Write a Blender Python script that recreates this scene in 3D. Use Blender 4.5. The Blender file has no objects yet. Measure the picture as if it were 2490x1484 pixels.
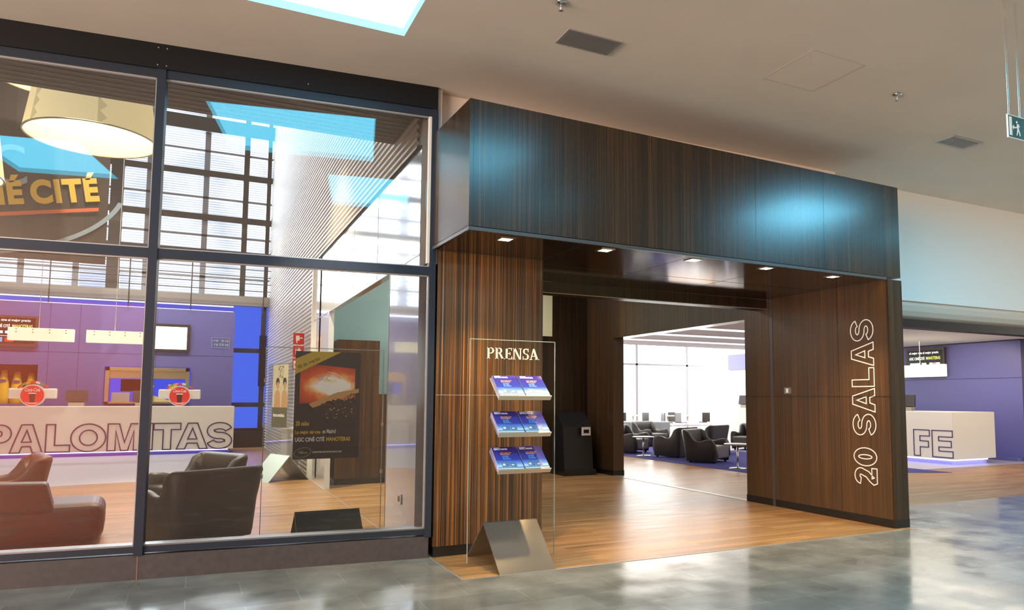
import bpy, bmesh, math, random
from mathutils import Matrix, Vector
random.seed(7)
S = bpy.context.scene
COL = S.collection
R = math.radians

# ------------------------------------------------------------------ camera
cam_d = bpy.data.cameras.new('camera'); cam = bpy.data.objects.new('camera', cam_d); COL.objects.link(cam)
F = 1768.63
cam_d.sensor_width = 36; cam_d.lens = F / 2490 * 36
cam_d.shift_x = -121.8 / 2490; cam_d.shift_y = 82.4 / 2490
cam_d.clip_start = 0.05; cam_d.clip_end = 300
def cam_matrix(yaw, pitch, roll, loc):
    fwd = Vector((math.sin(yaw) * math.cos(pitch), math.cos(yaw) * math.cos(pitch), math.sin(pitch)))
    right = Vector((math.cos(yaw), -math.sin(yaw), 0)); up = right.cross(fwd)
    r2 = right * math.cos(roll) + up * math.sin(roll); u2 = -right * math.sin(roll) + up * math.cos(roll)
    m = Matrix((r2, u2, -fwd)).transposed().to_4x4(); m.translation = loc
    return m
cam.matrix_world = cam_matrix(0.46683, 0.08189, 0.00378, Vector((0, 0, 1.55)))
S.camera = cam

# ------------------------------------------------------------------ colour management, world, large lights
S.view_settings.view_transform = 'Standard'; S.view_settings.look = 'None'
S.view_settings.exposure = 0.0; S.view_settings.gamma = 1; S.view_settings.use_curve_mapping = False
S.cycles.max_bounces = 10; S.cycles.diffuse_bounces = 4; S.cycles.glossy_bounces = 4
S.cycles.transmission_bounces = 6; S.cycles.transparent_max_bounces = 16
S.cycles.caustics_reflective = False; S.cycles.caustics_refractive = False
S.cycles.sample_clamp_indirect = 6.0
W = bpy.data.worlds.new('daylight'); S.world = W; W.use_nodes = True
W.node_tree.nodes['Background'].inputs[0].default_value = (0.93, 0.96, 1.0, 1)
W.node_tree.nodes['Background'].inputs[1].default_value = 1.6

def area(name, loc, rot, sx, sy, power, col=(1, 1, 1)):
    d = bpy.data.lights.new(name, 'AREA'); d.shape = 'RECTANGLE'; d.size = sx; d.size_y = sy; d.energy = power; d.color = col
    o = bpy.data.objects.new(name, d); o.location = loc; o.rotation_euler = rot; COL.objects.link(o); return o
def spot(name, loc, tgt, power, col, size=70, blend=.6, rad=.05):
    d = bpy.data.lights.new(name, 'SPOT'); d.energy = power; d.color = col; d.spot_size = R(size); d.spot_blend = blend; d.shadow_soft_size = rad
    o = bpy.data.objects.new(name, d); o.location = loc
    o.rotation_euler = (Vector(tgt) - Vector(loc)).to_track_quat('-Z', 'Y').to_euler(); COL.objects.link(o); return o
# daylight outside the tall lobby window and outside the lounge window
area('daylight_lobby_window', (-2, 26.2, 8.6), (R(-90), 0, 0), 10, 8.4, 3200, (.88, .93, 1))
area('daylight_lounge_window', (20, 35.2, 2.6), (R(-90), 0, 0), 24, 5.0, 6000, (.96, .98, 1))
area('daylight_lounge_side', (32.6, 26, 2.6), (0, R(90), 0), 5, 14, 5000, (.96, .98, 1))
# added fill lights for the mall around the viewer
# unseen end lights put in to brighten the ceiling from both sides
area('added_fill_left_end', (-13.8, -2.0, 2.4), (0, R(-90), 0), 4.4, 14, 4600, (1, .82, .70))
area('added_fill_right_end', (23.8, 2.6, 2.4), (0, R(90), 0), 4.4, 8, 520, (1, .93, .82))
area('added_warm_fill', (6.5, -7.5, 4.68), (0, 0, 0), 4, 1.2, 260, (1, .86, .68))  # added overhead fill behind the viewer, stands for no real panel

# ------------------------------------------------------------------ materials
MATS = {}
def nt(name):
    m = bpy.data.materials.new(name); m.use_nodes = True; MATS[name] = m
    t = m.node_tree; return m, t, t.nodes['Principled BSDF']
def N(t, ty, **k):
    n = t.nodes.new(ty)
    for a, b in k.items(): setattr(n, a, b)
    return n
def P(name, col, rough=.5, metal=0., emit=None, es=1., coat=0., noise=0., nscale=8., bump=0., bscale=60., spec=.5, trans=0):
    m, t, b = nt(name)
    b.inputs['Base Color'].default_value = (*col, 1); b.inputs['Roughness'].default_value = rough; b.inputs['Metallic'].default_value = metal
    b.inputs['Coat Weight'].default_value = coat; b.inputs['Specular IOR Level'].default_value = spec
    b.inputs['Transmission Weight'].default_value = trans
    if emit: b.inputs['Emission Color'].default_value = (*emit, 1); b.inputs['Emission Strength'].default_value = es
    g = N(t, 'ShaderNodeNewGeometry')
    if noise:
        n = N(t, 'ShaderNodeTexNoise'); n.inputs['Scale'].default_value = nscale; n.inputs['Detail'].default_value = 4
        t.links.new(g.outputs['Position'], n.inputs['Vector'])
        r = N(t, 'ShaderNodeValToRGB'); r.color_ramp.elements[0].position = .3; r.color_ramp.elements[1].position = .7
        r.color_ramp.elements[0].color = (*[c * (1 - noise) for c in col], 1); r.color_ramp.elements[1].color = (*[min(1, c * (1 + noise)) for c in col], 1)
        t.links.new(n.outputs[0], r.inputs[0]); t.links.new(r.outputs[0], b.inputs['Base Color'])
    if bump:
        n = N(t, 'ShaderNodeTexNoise'); n.inputs['Scale'].default_value = bscale
        t.links.new(g.outputs['Position'], n.inputs['Vector'])
        bp = N(t, 'ShaderNodeBump'); bp.inputs['Strength'].default_value = bump; bp.inputs['Distance'].default_value = .01
        t.links.new(n.outputs[0], bp.inputs['Height']); t.links.new(bp.outputs[0], b.inputs['Normal'])
    return m
def emis(name, col, s):
    m, t, b = nt(name); t.nodes.remove(b); e = N(t, 'ShaderNodeEmission')
    e.inputs[0].default_value = (*col, 1); e.inputs[1].default_value = s
    t.links.new(e.outputs[0], t.nodes['Material Output'].inputs[0]); return m
def ramp(t, pts, interp='LINEAR'):
    r = N(t, 'ShaderNodeValToRGB'); r.color_ramp.interpolation = interp; e = r.color_ramp.elements
    e[0].position, e[0].color = pts[0][0], (*pts[0][1], 1); e[1].position, e[1].color = pts[-1][0], (*pts[-1][1], 1)
    for p, c in pts[1:-1]:
        k = e.new(p); k.color = (*c, 1)
    return r
def MIX(p, f, k): return [(a, tuple(c * (1 - f) + m * k * f for c, m in zip(b, (.115, .066, .034)))) for a, b in p]
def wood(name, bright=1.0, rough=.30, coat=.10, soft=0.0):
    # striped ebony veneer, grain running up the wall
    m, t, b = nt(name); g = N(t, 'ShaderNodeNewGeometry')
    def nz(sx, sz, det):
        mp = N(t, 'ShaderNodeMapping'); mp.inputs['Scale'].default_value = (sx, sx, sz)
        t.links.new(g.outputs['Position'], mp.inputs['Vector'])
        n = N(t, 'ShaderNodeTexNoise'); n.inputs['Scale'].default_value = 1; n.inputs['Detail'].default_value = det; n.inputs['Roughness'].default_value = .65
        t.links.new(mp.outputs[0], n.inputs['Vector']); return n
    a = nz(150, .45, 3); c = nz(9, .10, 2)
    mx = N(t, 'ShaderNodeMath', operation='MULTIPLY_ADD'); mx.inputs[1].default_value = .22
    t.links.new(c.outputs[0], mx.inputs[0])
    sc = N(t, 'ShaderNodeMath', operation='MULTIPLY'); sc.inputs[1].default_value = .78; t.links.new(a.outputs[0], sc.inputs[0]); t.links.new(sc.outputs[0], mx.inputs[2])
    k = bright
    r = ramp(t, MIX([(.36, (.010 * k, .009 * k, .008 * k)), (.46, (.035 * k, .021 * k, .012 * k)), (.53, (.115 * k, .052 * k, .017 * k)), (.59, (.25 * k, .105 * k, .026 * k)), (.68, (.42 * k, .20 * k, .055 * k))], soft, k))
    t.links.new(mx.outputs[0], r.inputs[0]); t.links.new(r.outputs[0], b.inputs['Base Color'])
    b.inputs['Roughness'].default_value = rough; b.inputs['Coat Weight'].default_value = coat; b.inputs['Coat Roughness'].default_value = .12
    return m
def glass(name, tint=(1, 1, 1), f=.0, mul=1.0, rough=0.0):
    m, t, b = nt(name); t.nodes.remove(b)
    tr = N(t, 'ShaderNodeBsdfTransparent'); tr.inputs[0].default_value = (*tint, 1)
    gl = N(t, 'ShaderNodeBsdfGlossy'); gl.inputs['Roughness'].default_value = rough
    fr = N(t, 'ShaderNodeFresnel'); fr.inputs[0].default_value = 1.5
    mm = N(t, 'ShaderNodeMath', operation='MULTIPLY_ADD'); mm.inputs[1].default_value = mul; mm.inputs[2].default_value = f
    t.links.new(fr.outputs[0], mm.inputs[0])
    mx = N(t, 'ShaderNodeMixShader'); t.links.new(mm.outputs[0], mx.inputs[0]); t.links.new(tr.outputs[0], mx.inputs[1]); t.links.new(gl.outputs[0], mx.inputs[2])
    t.links.new(mx.outputs[0], t.nodes['Material Output'].inputs[0]); return m
def bricks(name, c1, c2, mortar, bw, bh, ms, rough, rot=0, offset=.5, rnoise=.1, grain=None, bump=.0, spec=.5):
    m, t, b = nt(name); g = N(t, 'ShaderNodeNewGeometry')
    mp = N(t, 'ShaderNodeMapping'); mp.inputs['Rotation'].default_value = (0, 0, rot); t.links.new(g.outputs['Position'], mp.inputs['Vector'])
    br = N(t, 'ShaderNodeTexBrick'); br.offset = offset
    br.inputs['Scale'].default_value = 1; br.inputs['Brick Width'].default_value = bw; br.inputs['Row Height'].default_value = bh
    br.inputs['Mortar Size'].default_value = ms; br.inputs['Mortar Smooth'].default_value = .1; br.inputs['Bias'].default_value = 0
    br.inputs['Color1'].default_value = (*c1, 1); br.inputs['Color2'].default_value = (*c2, 1); br.inputs['Mortar'].default_value = (*mortar, 1)
    t.links.new(mp.outputs[0], br.inputs['Vector'])
    mp2 = N(t, 'ShaderNodeMapping'); mp2.inputs['Scale'].default_value = grain or (3, 3, 3); t.links.new(g.outputs['Position'], mp2.inputs['Vector'])
    n = N(t, 'ShaderNodeTexNoise'); n.inputs['Scale'].default_value = 1; n.inputs['Detail'].default_value = 5; t.links.new(mp2.outputs[0], n.inputs['Vector'])
    mr = N(t, 'ShaderNodeMapRange'); mr.inputs[1].default_value = .3; mr.inputs[2].default_value = .7; mr.inputs[3].default_value = .72; mr.inputs[4].default_value = 1.28
    t.links.new(n.outputs[0], mr.inputs[0])
    vm = N(t, 'ShaderNodeVectorMath', operation='SCALE'); t.links.new(br.outputs['Color'], vm.inputs[0]); t.links.new(mr.outputs[0], vm.inputs['Scale'])
    t.links.new(vm.outputs[0], b.inputs['Base Color'])
    rr = N(t, 'ShaderNodeMapRange'); rr.inputs[3].default_value = rough - rnoise; rr.inputs[4].default_value = rough + rnoise; rr.inputs[1].default_value = .35; rr.inputs[2].default_value = .65
    t.links.new(n.outputs[0], rr.inputs[0]); t.links.new(rr.outputs[0], b.inputs['Roughness'])
    b.inputs['Specular IOR Level'].default_value = spec
    if bump:
        bp = N(t, 'ShaderNodeBump'); bp.inputs['Strength'].default_value = bump; bp.inputs['Distance'].default_value = .004
        t.links.new(n.outputs[0], bp.inputs['Height']); t.links.new(bp.outputs[0], b.inputs['Normal'])
    return m

M_ceil = P('ceiling_plaster', (.80, .70, .60), .8, noise=.03, nscale=1.2)
M_white = P('white_plaster', (.80, .78, .74), .7)
M_cream = P('cream_paint', (.66, .64, .42), .6)
M_sage = P('sage_paint', (.27, .46, .46), .45)
M_tile = bricks('slate_tile', (.195, .19, .17), (.24, .235, .21), (.29, .285, .26), .80, .40, .0035, .17, rnoise=.07, grain=(2.2, 2.2, 2.2), bump=.15, spec=.85)
M_plank = bricks('wood_planks', (.40, .22, .095), (.28, .145, .058), (.13, .07, .03), 1.4, .10, .0012, .36, rnoise=.04, grain=(1.5, 22, 2), bump=.03, spec=.14)
M_light = P('pale_floor', (.42, .40, .46), .35)
M_wood = wood('ebony_veneer', .95)
M_wood_darkened = wood('ebony_veneer_darkened', .32, .27, .05, .35)
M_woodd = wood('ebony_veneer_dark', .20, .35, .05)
M_woods = wood('ebony_veneer_gloss', .30, .10, .5)
M_steel = P('dark_blue_steel', (.022, .030, .045), .38, .3)
M_black = P('black_steel', (.008, .008, .009), .5, spec=.2)
M_kerb = P('brown_stone', (.055, .045, .045), .45, noise=.15, nscale=20)
M_base = P('black_skirting', (.012, .011, .010), .28)
M_pane = glass('shop_glass', (.96, .98, .97), .03, 1.6)
M_clear = glass('clear_glass', (.97, .985, .98), .0, .45)
M_gedge = P('glass_edge', (.35, .42, .38), .15, emit=None)
M_mirror = P('polished_steel', (.44, .415, .37), .15, .85)
M_chrome = P('brushed_steel', (.6, .6, .6), .25, 1.0)
M_alu = P('grey_aluminium', (.45, .45, .44), .4, .6)
M_slat = P('dark_slat', (.045, .036, .032), .5)
M_slat2 = P('pale_slat_joint', (.5, .48, .45), .5)
M_corr = P('corrugated_metal', (.56, .51, .42), .45, .1)
M_gloss = P('glossy_white_panel', (.74, .79, .86), .10, 0, coat=.6)
M_glue = P('purple_wall', (.125, .13, .39), .35)
M_navy = P('navy_wall', (.03, .02, .09), .5)
M_counter = P('white_counter', (.80, .77, .70), .35)
M_ink = P('indigo_line', (.035, .02, .12), .5)
M_leather = P('dark_leather', (.030, .027, .024), .42, bump=.15, bscale=220)
M_leatherb = P('brown_leather', (.055, .030, .022), .45, bump=.15, bscale=220)
M_leatherg = P('grey_leather', (.075, .066, .058), .42, bump=.12, bscale=220)
M_carpet = P('blue_carpet', (.035, .035, .22), .95, bump=.5, bscale=300)
M_lamp = P('lamp_fabric', (.85, .75, .48), .8, emit=(1, .80, .42), es=.35)
M_lampin = P('lamp_inner', (.9, .84, .62), .8, emit=(1, .86, .55), es=.35)
M_zig = P('lamp_zigzag', (.52, .46, .28), .8, emit=(1, .80, .42), es=.28)
M_lightbox = P('light_box_acrylic', (.9, .9, .8), .4, emit=(1, .93, .66), es=.8)
M_led = emis('led_blue', (.45, .45, 1), 5)
M_bluewin = emis('blue_lit_glass', (.06, .16, 1.0), 1.0)
M_cyan = emis('skylight_diffuser', (1.1, 4.6, 6.4), 1.0)
M_cyanside = emis('skylight_side', (.6, 2.6, 3.6), 1.0)
M_red = P('sign_red', (.62, .03, .02), .4)
M_redlit = P('cola_red', (.62, .02, .02), .35, emit=(.7, .03, .02), es=.25)
M_paper = P('white_print', (.85, .85, .83), .5)
M_yellow = P('yellow_print', (.80, .50, .04), .5)
M_orange = P('orange_print', (.75, .12, .02), .5)
M_bluegrey = P('bluegrey_print', (.28, .38, .45), .5)
M_banner = P('banner_cloth', (.055, .040, .035), .8)
M_scr = emis('screen_white', (.95, .97, 1), 3.0)
M_scrd = P('screen_dark', (.01, .01, .012), .2)
M_textlit = emis('screen_text', (1, .98, .9), 1.6)
M_textyel = emis('screen_text_yellow', (.9, .9, .25), 1.2)
M_spot = emis('downlight_bulb', (1, .80, .50), 9)
M_green = P('exit_green', (.006, .055, .03), .4)
M_plastic = P('white_plastic', (.72, .70, .66), .4)
M_pos = P('register_plastic', (.03, .027, .027), .4)
M_corn = P('popcorn', (.85, .68, .28), .9, bump=1, bscale=60)
M_bottle = P('yellow_bottle', (.85, .55, .02), .35)
M_niche = P('niche_red', (.10, .025, .02), .6)
M_goldsteel = P('warm_steel', (.55, .48, .28), .25, .9)

# ------------------------------------------------------------------ mesh helpers
class MB:
    def __init__(s): s.bm = bmesh.new(); s.mats = []; s.cur = 0
    def mat(s, m):
        if m not in s.mats: s.mats.append(m)
        s.cur = s.mats.index(m); return s
    def face(s, pts, smooth=False):
        vs = [s.bm.verts.new(p) for p in pts]
        f = s.bm.faces.new(vs); f.material_index = s.cur; f.smooth = smooth; return f
    def box(s, x0, x1, y0, y1, z0, z1, m=None):
        c = [(x, y, z) for z in (z0, z1) for y in (y0, y1) for x in (x0, x1)]
        v = [s.bm.verts.new(m @ Vector(p) if m else p) for p in c]
        for q in ((0, 2, 3, 1), (4, 5, 7, 6), (0, 1, 5, 4), (2, 6, 7, 3), (0, 4, 6, 2), (1, 3, 7, 5)):
            f = s.bm.faces.new([v[i] for i in q]); f.material_index = s.cur
        return s
    def prism(s, poly, ax, a, b):
        # poly: 2-D points, extruded along axis ax ('x','y','z') from a to b
        def mk(u, v, w): return {'x': (w, u, v), 'y': (u, w, v), 'z': (u, v, w)}[ax]
        A = [s.bm.verts.new(mk(u, v, a)) for u, v in poly]; B = [s.bm.verts.new(mk(u, v, b)) for u, v in poly]
        n = len(poly)
        for f in [s.bm.faces.new(A), s.bm.faces.new(B[::-1])] + [s.bm.faces.new((A[i], B[i], B[(i + 1) % n], A[(i + 1) % n])) for i in range(n)]:
            f.material_index = s.cur
        return s
    def tube(s, p, q, r, n=8, r2=None):
        p, q = Vector(p), Vector(q); d = (q - p).normalized(); r2 = r if r2 is None else r2
        a = d.orthogonal().normalized(); b = d.cross(a)
        A = [s.bm.verts.new(p + (a * math.cos(2 * math.pi * i / n) + b * math.sin(2 * math.pi * i / n)) * r) for i in range(n)]
        B = [s.bm.verts.new(q + (a * math.cos(2 * math.pi * i / n) + b * math.sin(2 * math.pi * i / n)) * r2) for i in range(n)]
        for i in range(n):
            f = s.bm.faces.new((A[i], A[(i + 1) % n], B[(i + 1) % n], B[i])); f.smooth = n > 6; f.material_index = s.cur
        for f in (s.bm.faces.new(A[::-1]), s.bm.faces.new(B)): f.material_index = s.cur
        return s
    def lathe(s, prof, c=(0, 0, 0), n=32, caps=True):
        rows = []
        for r, z in prof: rows.append([s.bm.verts.new((c[0] + r * math.cos(2 * math.pi * i / n), c[1] + r * math.sin(2 * math.pi * i / n), c[2] + z)) for i in range(n)])
        for a, b in zip(rows, rows[1:]):
            for i in range(n):
                f = s.bm.faces.new((a[i], a[(i + 1) % n], b[(i + 1) % n], b[i])); f.smooth = True; f.material_index = s.cur
        if caps:
            for rr in (rows[0][::-1], rows[-1]):
                f = s.bm.faces.new(rr); f.material_index = s.cur
        return s
    def obj(s, name, mat=None, parent=None, loc=None, rot=0, bevel=0, seg=2):
        if bevel: bmesh.ops.bevel(s.bm, geom=list(s.bm.edges), offset=bevel, segments=seg, affect='EDGES', profile=.5, clamp_overlap=True)
        bmesh.ops.recalc_face_normals(s.bm, faces=list(s.bm.faces))
        me = bpy.data.meshes.new(name); s.bm.to_mesh(me); s.bm.free()
        for m in (s.mats or [mat]): me.materials.append(m)
        o = bpy.data.objects.new(name, me); COL.objects.link(o)
        if parent: o.parent = parent
        if loc: o.location = loc
        if rot: o.rotation_euler = (0, 0, rot)
        return o
def box(name, mat, x0, x1, y0, y1, z0, z1, parent=None, bevel=0, **k):
    return MB().box(x0, x1, y0, y1, z0, z1).obj(name, mat, parent, bevel=bevel, **k)
def tag(o, label, cat=None, group=None, kind=None):
    if label: o['label'] = label
    if cat: o['category'] = cat
    if group: o['group'] = group
    if kind: o['kind'] = kind
    return o
def struct(o, label, cat):
    return tag(o, label, cat, kind='structure')
def thing(name, label, cat, loc=(0, 0, 0), rot=0, group=None):
    o = bpy.data.objects.new(name, None); o.empty_display_size = .1; COL.objects.link(o); o.location = loc; o.rotation_euler = (0, 0, rot)
    return tag(o, label, cat, group)
def kids(o): return [c for c in bpy.data.objects if c.parent == o]
def dup(o, loc, rot, label=None):
    def cp(a, par):
        c = a.copy(); COL.objects.link(c); c.parent = par
        for ch in kids(a):
            if ch != c: cp(ch, c)
        return c
    c = cp(o, o.parent); c.location = loc; c.rotation_euler = (0, 0, rot)
    if label: c['label'] = label
    return c
def plate(mb, x0, x1, y0, y1, z0, z1, holes):
    xs = sorted({x0, x1, *[h[0] for h in holes], *[h[1] for h in holes]}); ys = sorted({y0, y1, *[h[2] for h in holes], *[h[3] for h in holes]})
    for a, b in zip(xs, xs[1:]):
        for c, d in zip(ys, ys[1:]):
            mx, my = (a + b) / 2, (c + d) / 2
            if any(h[0] < mx < h[1] and h[2] < my < h[3] for h in holes): continue
            mb.box(a, b, c, d, z0, z1)
    return mb
AX = {'-y': (Vector((1, 0, 0)), Vector((0, 0, 1)), Vector((0, -1, 0))), '-x': (Vector((0, -1, 0)), Vector((0, 0, 1)), Vector((-1, 0, 0))),
      '-x up': (Vector((0, 0, 1)), Vector((0, 1, 0)), Vector((-1, 0, 0)))}
def text(name, body, mat, parent, origin, w, h, axes='-y', depth=.003, line=0, shear=0, rot=0, bold=0, space=1.0, label=None):
    """letters fitted into w x h metres, lower-left corner at origin, on the given plane; line>0 draws outlines of that half-width"""
    c = bpy.data.curves.new(name, 'FONT'); c.body = body; c.size = 1; c.resolution_u = 5; c.shear = shear; c.space_character = space
    if line: c.fill_mode = 'NONE'; c.bevel_depth = line / h * .72; c.bevel_resolution = 0
    else: c.extrude = .01; c.offset = bold
    t = bpy.data.objects.new(name, c); COL.objects.link(t)
    dg = bpy.context.evaluated_depsgraph_get(); me = bpy.data.meshes.new_from_object(t.evaluated_get(dg))
    bpy.data.objects.remove(t); bpy.data.curves.remove(c)
    xs = [v.co.x for v in me.vertices]; ys = [v.co.y for v in me.vertices]; zs = [v.co.z for v in me.vertices]
    x0, x1, y0, y1, z0, z1 = min(xs), max(xs), min(ys), max(ys), min(zs), max(zs)
    u, v_, n = AX[axes] if isinstance(axes, str) else axes
    cr, sr = math.cos(rot), math.sin(rot); O = Vector(origin)
    for v in me.vertices:
        a = (v.co.x - x0) / (x1 - x0) * w; b = (v.co.y - y0) / (y1 - y0) * h; d = (v.co.z - z0) / (z1 - z0) * depth
        a, b = a * cr - b * sr, a * sr + b * cr
        v.co = O + u * a + v_ * b + n * d
    me.materials.clear(); me.materials.append(mat)
    o = bpy.data.objects.new(name, me); COL.objects.link(o)
    if parent: o.parent = parent
    if label: o['label'] = label
    return o


# --- outlined capitals in a plain grotesque
def glyph(ch, w, T):
    def arc(cx, cy, rx, ry, a0, a1, n=14): return [(cx + rx * math.cos(R(a0 + (a1 - a0) * i / n)), cy + ry * math.sin(R(a0 + (a1 - a0) * i / n))) for i in range(n + 1)]
    def stroke(pts, T):
        l, r = [], []
        for i, p in enumerate(pts):
            a = pts[max(0, i - 1)]; b = pts[min(len(pts) - 1, i + 1)]
            d0 = Vector((p[0] - a[0], p[1] - a[1])); d1 = Vector((b[0] - p[0], b[1] - p[1]))
            if d0.length < 1e-6: d0 = d1
            if d1.length < 1e-6: d1 = d0
            d0.normalize(); d1.normalize(); t = (d0 + d1).normalized(); n = Vector((-t.y, t.x)); k = T / 2 / max(.4, n.dot(Vector((-d0.y, d0.x))))
            l.append((p[0] + n.x * k, p[1] + n.y * k)); r.append((p[0] - n.x * k, p[1] - n.y * k))
        return [l + r[::-1]]
    if ch == 'I': return [[(0, 0), (w, 0), (w, 1), (0, 1)]]
    if ch == 'L': return [[(0, 0), (w, 0), (w, T * .9), (T, T * .9), (T, 1), (0, 1)]]
    if ch == 'T': return [[(w / 2 - T / 2, 0), (w / 2 + T / 2, 0), (w / 2 + T / 2, 1 - T * .9), (w, 1 - T * .9), (w, 1), (0, 1), (0, 1 - T * .9), (w / 2 - T / 2, 1 - T * .9)]]
    if ch == 'E': h = T * .85; return [[(0, 0), (w, 0), (w, h), (T, h), (T, .5 - h / 2), (w * .93, .5 - h / 2), (w * .93, .5 + h / 2), (T, .5 + h / 2), (T, 1 - h), (w, 1 - h), (w, 1), (0, 1)]]
    if ch == 'F': h = T * .85; return [[(0, 0), (T, 0), (T, .46 - h / 2), (w * .92, .46 - h / 2), (w * .92, .46 + h / 2), (T, .46 + h / 2), (T, 1 - h), (w, 1 - h), (w, 1), (0, 1)]]
    if ch == 'M': return [[(0, 0), (T * .95, 0), (T * .95, .74), (w / 2 - T * .42, 0), (w / 2 + T * .42, 0), (w - T * .95, .74), (w - T * .95, 0), (w, 0), (w, 1), (w - T * 1.35, 1), (w / 2, .30), (T * 1.35, 1), (0, 1)]]
    if ch == 'A': return [[(0, 0), (T * 1.05, 0), (T * 1.05 + w * .075, .22), (w - T * 1.05 - w * .075, .22), (w - T * 1.05, 0), (w, 0), (w / 2 + T * .60, 1), (w / 2 - T * .60, 1)], [(w * .5 - w * .15, .38), (w * .5 + w * .15, .38), (w / 2, .80)]]
    if ch == 'P': return [[(0, 0), (T, 0), (T, .37)] + arc(w - .315, .685, .315, .315, -90, 90, 12) + [(0, 1)], [(T, .37 + T * .85)] + arc(w - .315, .685, .315 - T, .315 - T * .85, -90, 90, 10) + [(T, 1 - T * .85)]]
    if ch in 'O0': return [arc(w / 2, .5, w / 2, .51, 0, 345, 23), arc(w / 2, .5, w / 2 - T, .51 - T * .85, 0, 345, 23)]
    if ch == 'C': return stroke(arc(w / 2, .5, w / 2 - T / 2, .51 - T / 2, 42, 318, 24), T)
    if ch == 'S':
        rv = (1.02 - T * .9) / 4; return stroke(arc(w / 2, .5 + rv, w / 2 - T / 2, rv, 12, 262, 18) + [(w / 2, .5)] + arc(w / 2, .5 - rv, w / 2 - T / 2, rv, 82, -168, 18), T * .92)
    if ch == '2':
        return stroke(arc(w / 2, .72, w / 2 - T / 2, .28 - T / 2, 178, -28, 14) + [(w * .62, .42), (w * .34, .25), (w * .22, T * .45 + .03), (w * .24, T * .45), (w, T * .45)], T * .92)
    return []
def outline_text(name, spec, mat, parent, origin, h, T, lw, axes, depth=.006):
    """spec: list of (letter, start, end) in metres along the baseline"""
    u, v_, n = AX[axes] if isinstance(axes, str) else axes; O = Vector(origin); m = MB()
    for ch, a, b in spec:
        for c_ in glyph(ch, (b - a) / h, T):
            pts = [Vector((a + x * h, y * h)) for x, y in c_]; N_ = len(pts); inn, out = [], []
            for i in range(N_):
                d0 = (pts[i] - pts[i - 1]); d1 = (pts[(i + 1) % N_] - pts[i]); d0.normalize(); d1.normalize()
                t = d0 + d1; t = t.normalized() if t.length > 1e-4 else d1; q = Vector((-t.y, t.x)); k = lw / 2 / max(.35, q.dot(Vector((-d0.y, d0.x))))
                inn.append(pts[i] + q * k); out.append(pts[i] - q * k)
            for i in range(N_):
                j = (i + 1) % N_; f = [inn[i], inn[j], out[j], out[i]]
                A = [m.bm.verts.new(O + u * p.x + v_ * p.y) for p in f]; B = [m.bm.verts.new(O + u * p.x + v_ * p.y + n * depth) for p in f]
                m.bm.faces.new(B)
                for e in range(4): m.bm.faces.new((A[e], A[(e + 1) % 4], B[(e + 1) % 4], B[e]))
    return m.obj(name, mat, parent)

# ================================================================== SETTING
SKY = [(-.25, 1.52, 4.55, 6.12), (0.9, 2.1, 2.1, 3.8), (-3.3, -2.05, 2.7, 4.3), (2.9, 3.9, 2.6, 4.0), (4.5, 5.7, 0.9, 2.3), (8.5, 9.8, 2.8, 4.1), (11.5, 13, 2.4, 4.3)]
c = MB(); plate(c, -14, 24, -10, 8.25, 4.72, 4.8, SKY)
struct(c.obj('ceiling', M_ceil), 'beige plaster ceiling of the mall above the portal', 'ceiling')
for i, (x0, x1, y0, y1) in enumerate(SKY):
    t = thing('skylight', ['glowing white square skylight cut into the ceiling at top left of the photo', 'square skylight with cyan glow, mirrored in the upper right pane', 'square skylight with cyan glow, mirrored in the upper left pane'][i] if i < 3 else 'square skylight with cyan glow overhead, mirrored in the dark wood fascia', 'skylight', group=None if i < 3 else 'skylights overhead')
    t.location = ((x0 + x1) / 2, (y0 + y1) / 2, 4.72); hx, hy = (x1 - x0) / 2, (y1 - y0) / 2
    m = MB()
    for a in ((-hx, -hx + .012, -hy, hy), (hx - .012, hx, -hy, hy), (-hx, hx, -hy, -hy + .012), (-hx, hx, hy - .012, hy)): m.box(*a, .0, .08)
    m.obj('well_side', M_cyanside, t)
    MB().box(-hx, hx, -hy, hy, .06, .08).obj('diffuser', M_cyan, t)
struct(box('floor', M_tile, -14, 24, -10, 6.06, -.1, 0), 'grey slate tiled floor of the mall walkway', 'floor')
m = MB(); m.box(-14, 2.12, 6.06, 7.38, -.1, 0); m.box(7.87, 24, 6.06, 7.38, -.1, 0)
struct(m.obj('floor', M_tile), 'grey slate tiled floor strips beside the portal', 'floor')
m = MB(); m.box(2.12, 7.87, 6.06, 7.38, -.1, 0); m.box(-8, 34, 7.38, 36, -.1, 0)
struct(m.obj('floor', M_plank), 'warm brown wood plank floor inside the portal and lobby', 'floor')
m = MB(); m.box(2.10, 7.62, 6.052, 6.066, 0, .003); m.box(2.108, 2.122, 6.06, 7.05, 0, .003)
struct(m.obj('trim_1', M_alu), 'thin metal strip between slate tiles and wood planks', 'trim')
m = MB(); m.box(2.02, 2.035, 8.6, 14.8, 0, .003); m.box(7.6, 7.72, 8.8, 12.8, 0, .004)
struct(m.obj('trim_2', M_alu), 'thin metal door track set in the wood floor', 'trim')
# pale floor in front of the popcorn counter (rounded edge) and around the cafe counter
pts = [(-8, 15.6), (-2.2, 15.3), (-.8, 15.5), (.3, 16.6), (.9, 18.6), (1.1, 22.6), (-8, 22.6)]
struct(MB().prism(pts, 'z', .001, .004).obj('floor', M_light), 'pale lavender floor before the popcorn counter', 'floor')
struct(box('floor', M_light, 14.6, 18.9, 11.0, 21, .001, .004), 'pale floor around the cafe counter', 'floor')
struct(MB().prism([(10.55, 24), (10.45, 12.0), (14.55, 10.3), (14.55, 24)], 'z', .001, .006).obj('floor', M_carpet), 'deep blue carpet under the lounge armchairs', 'floor')

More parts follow.
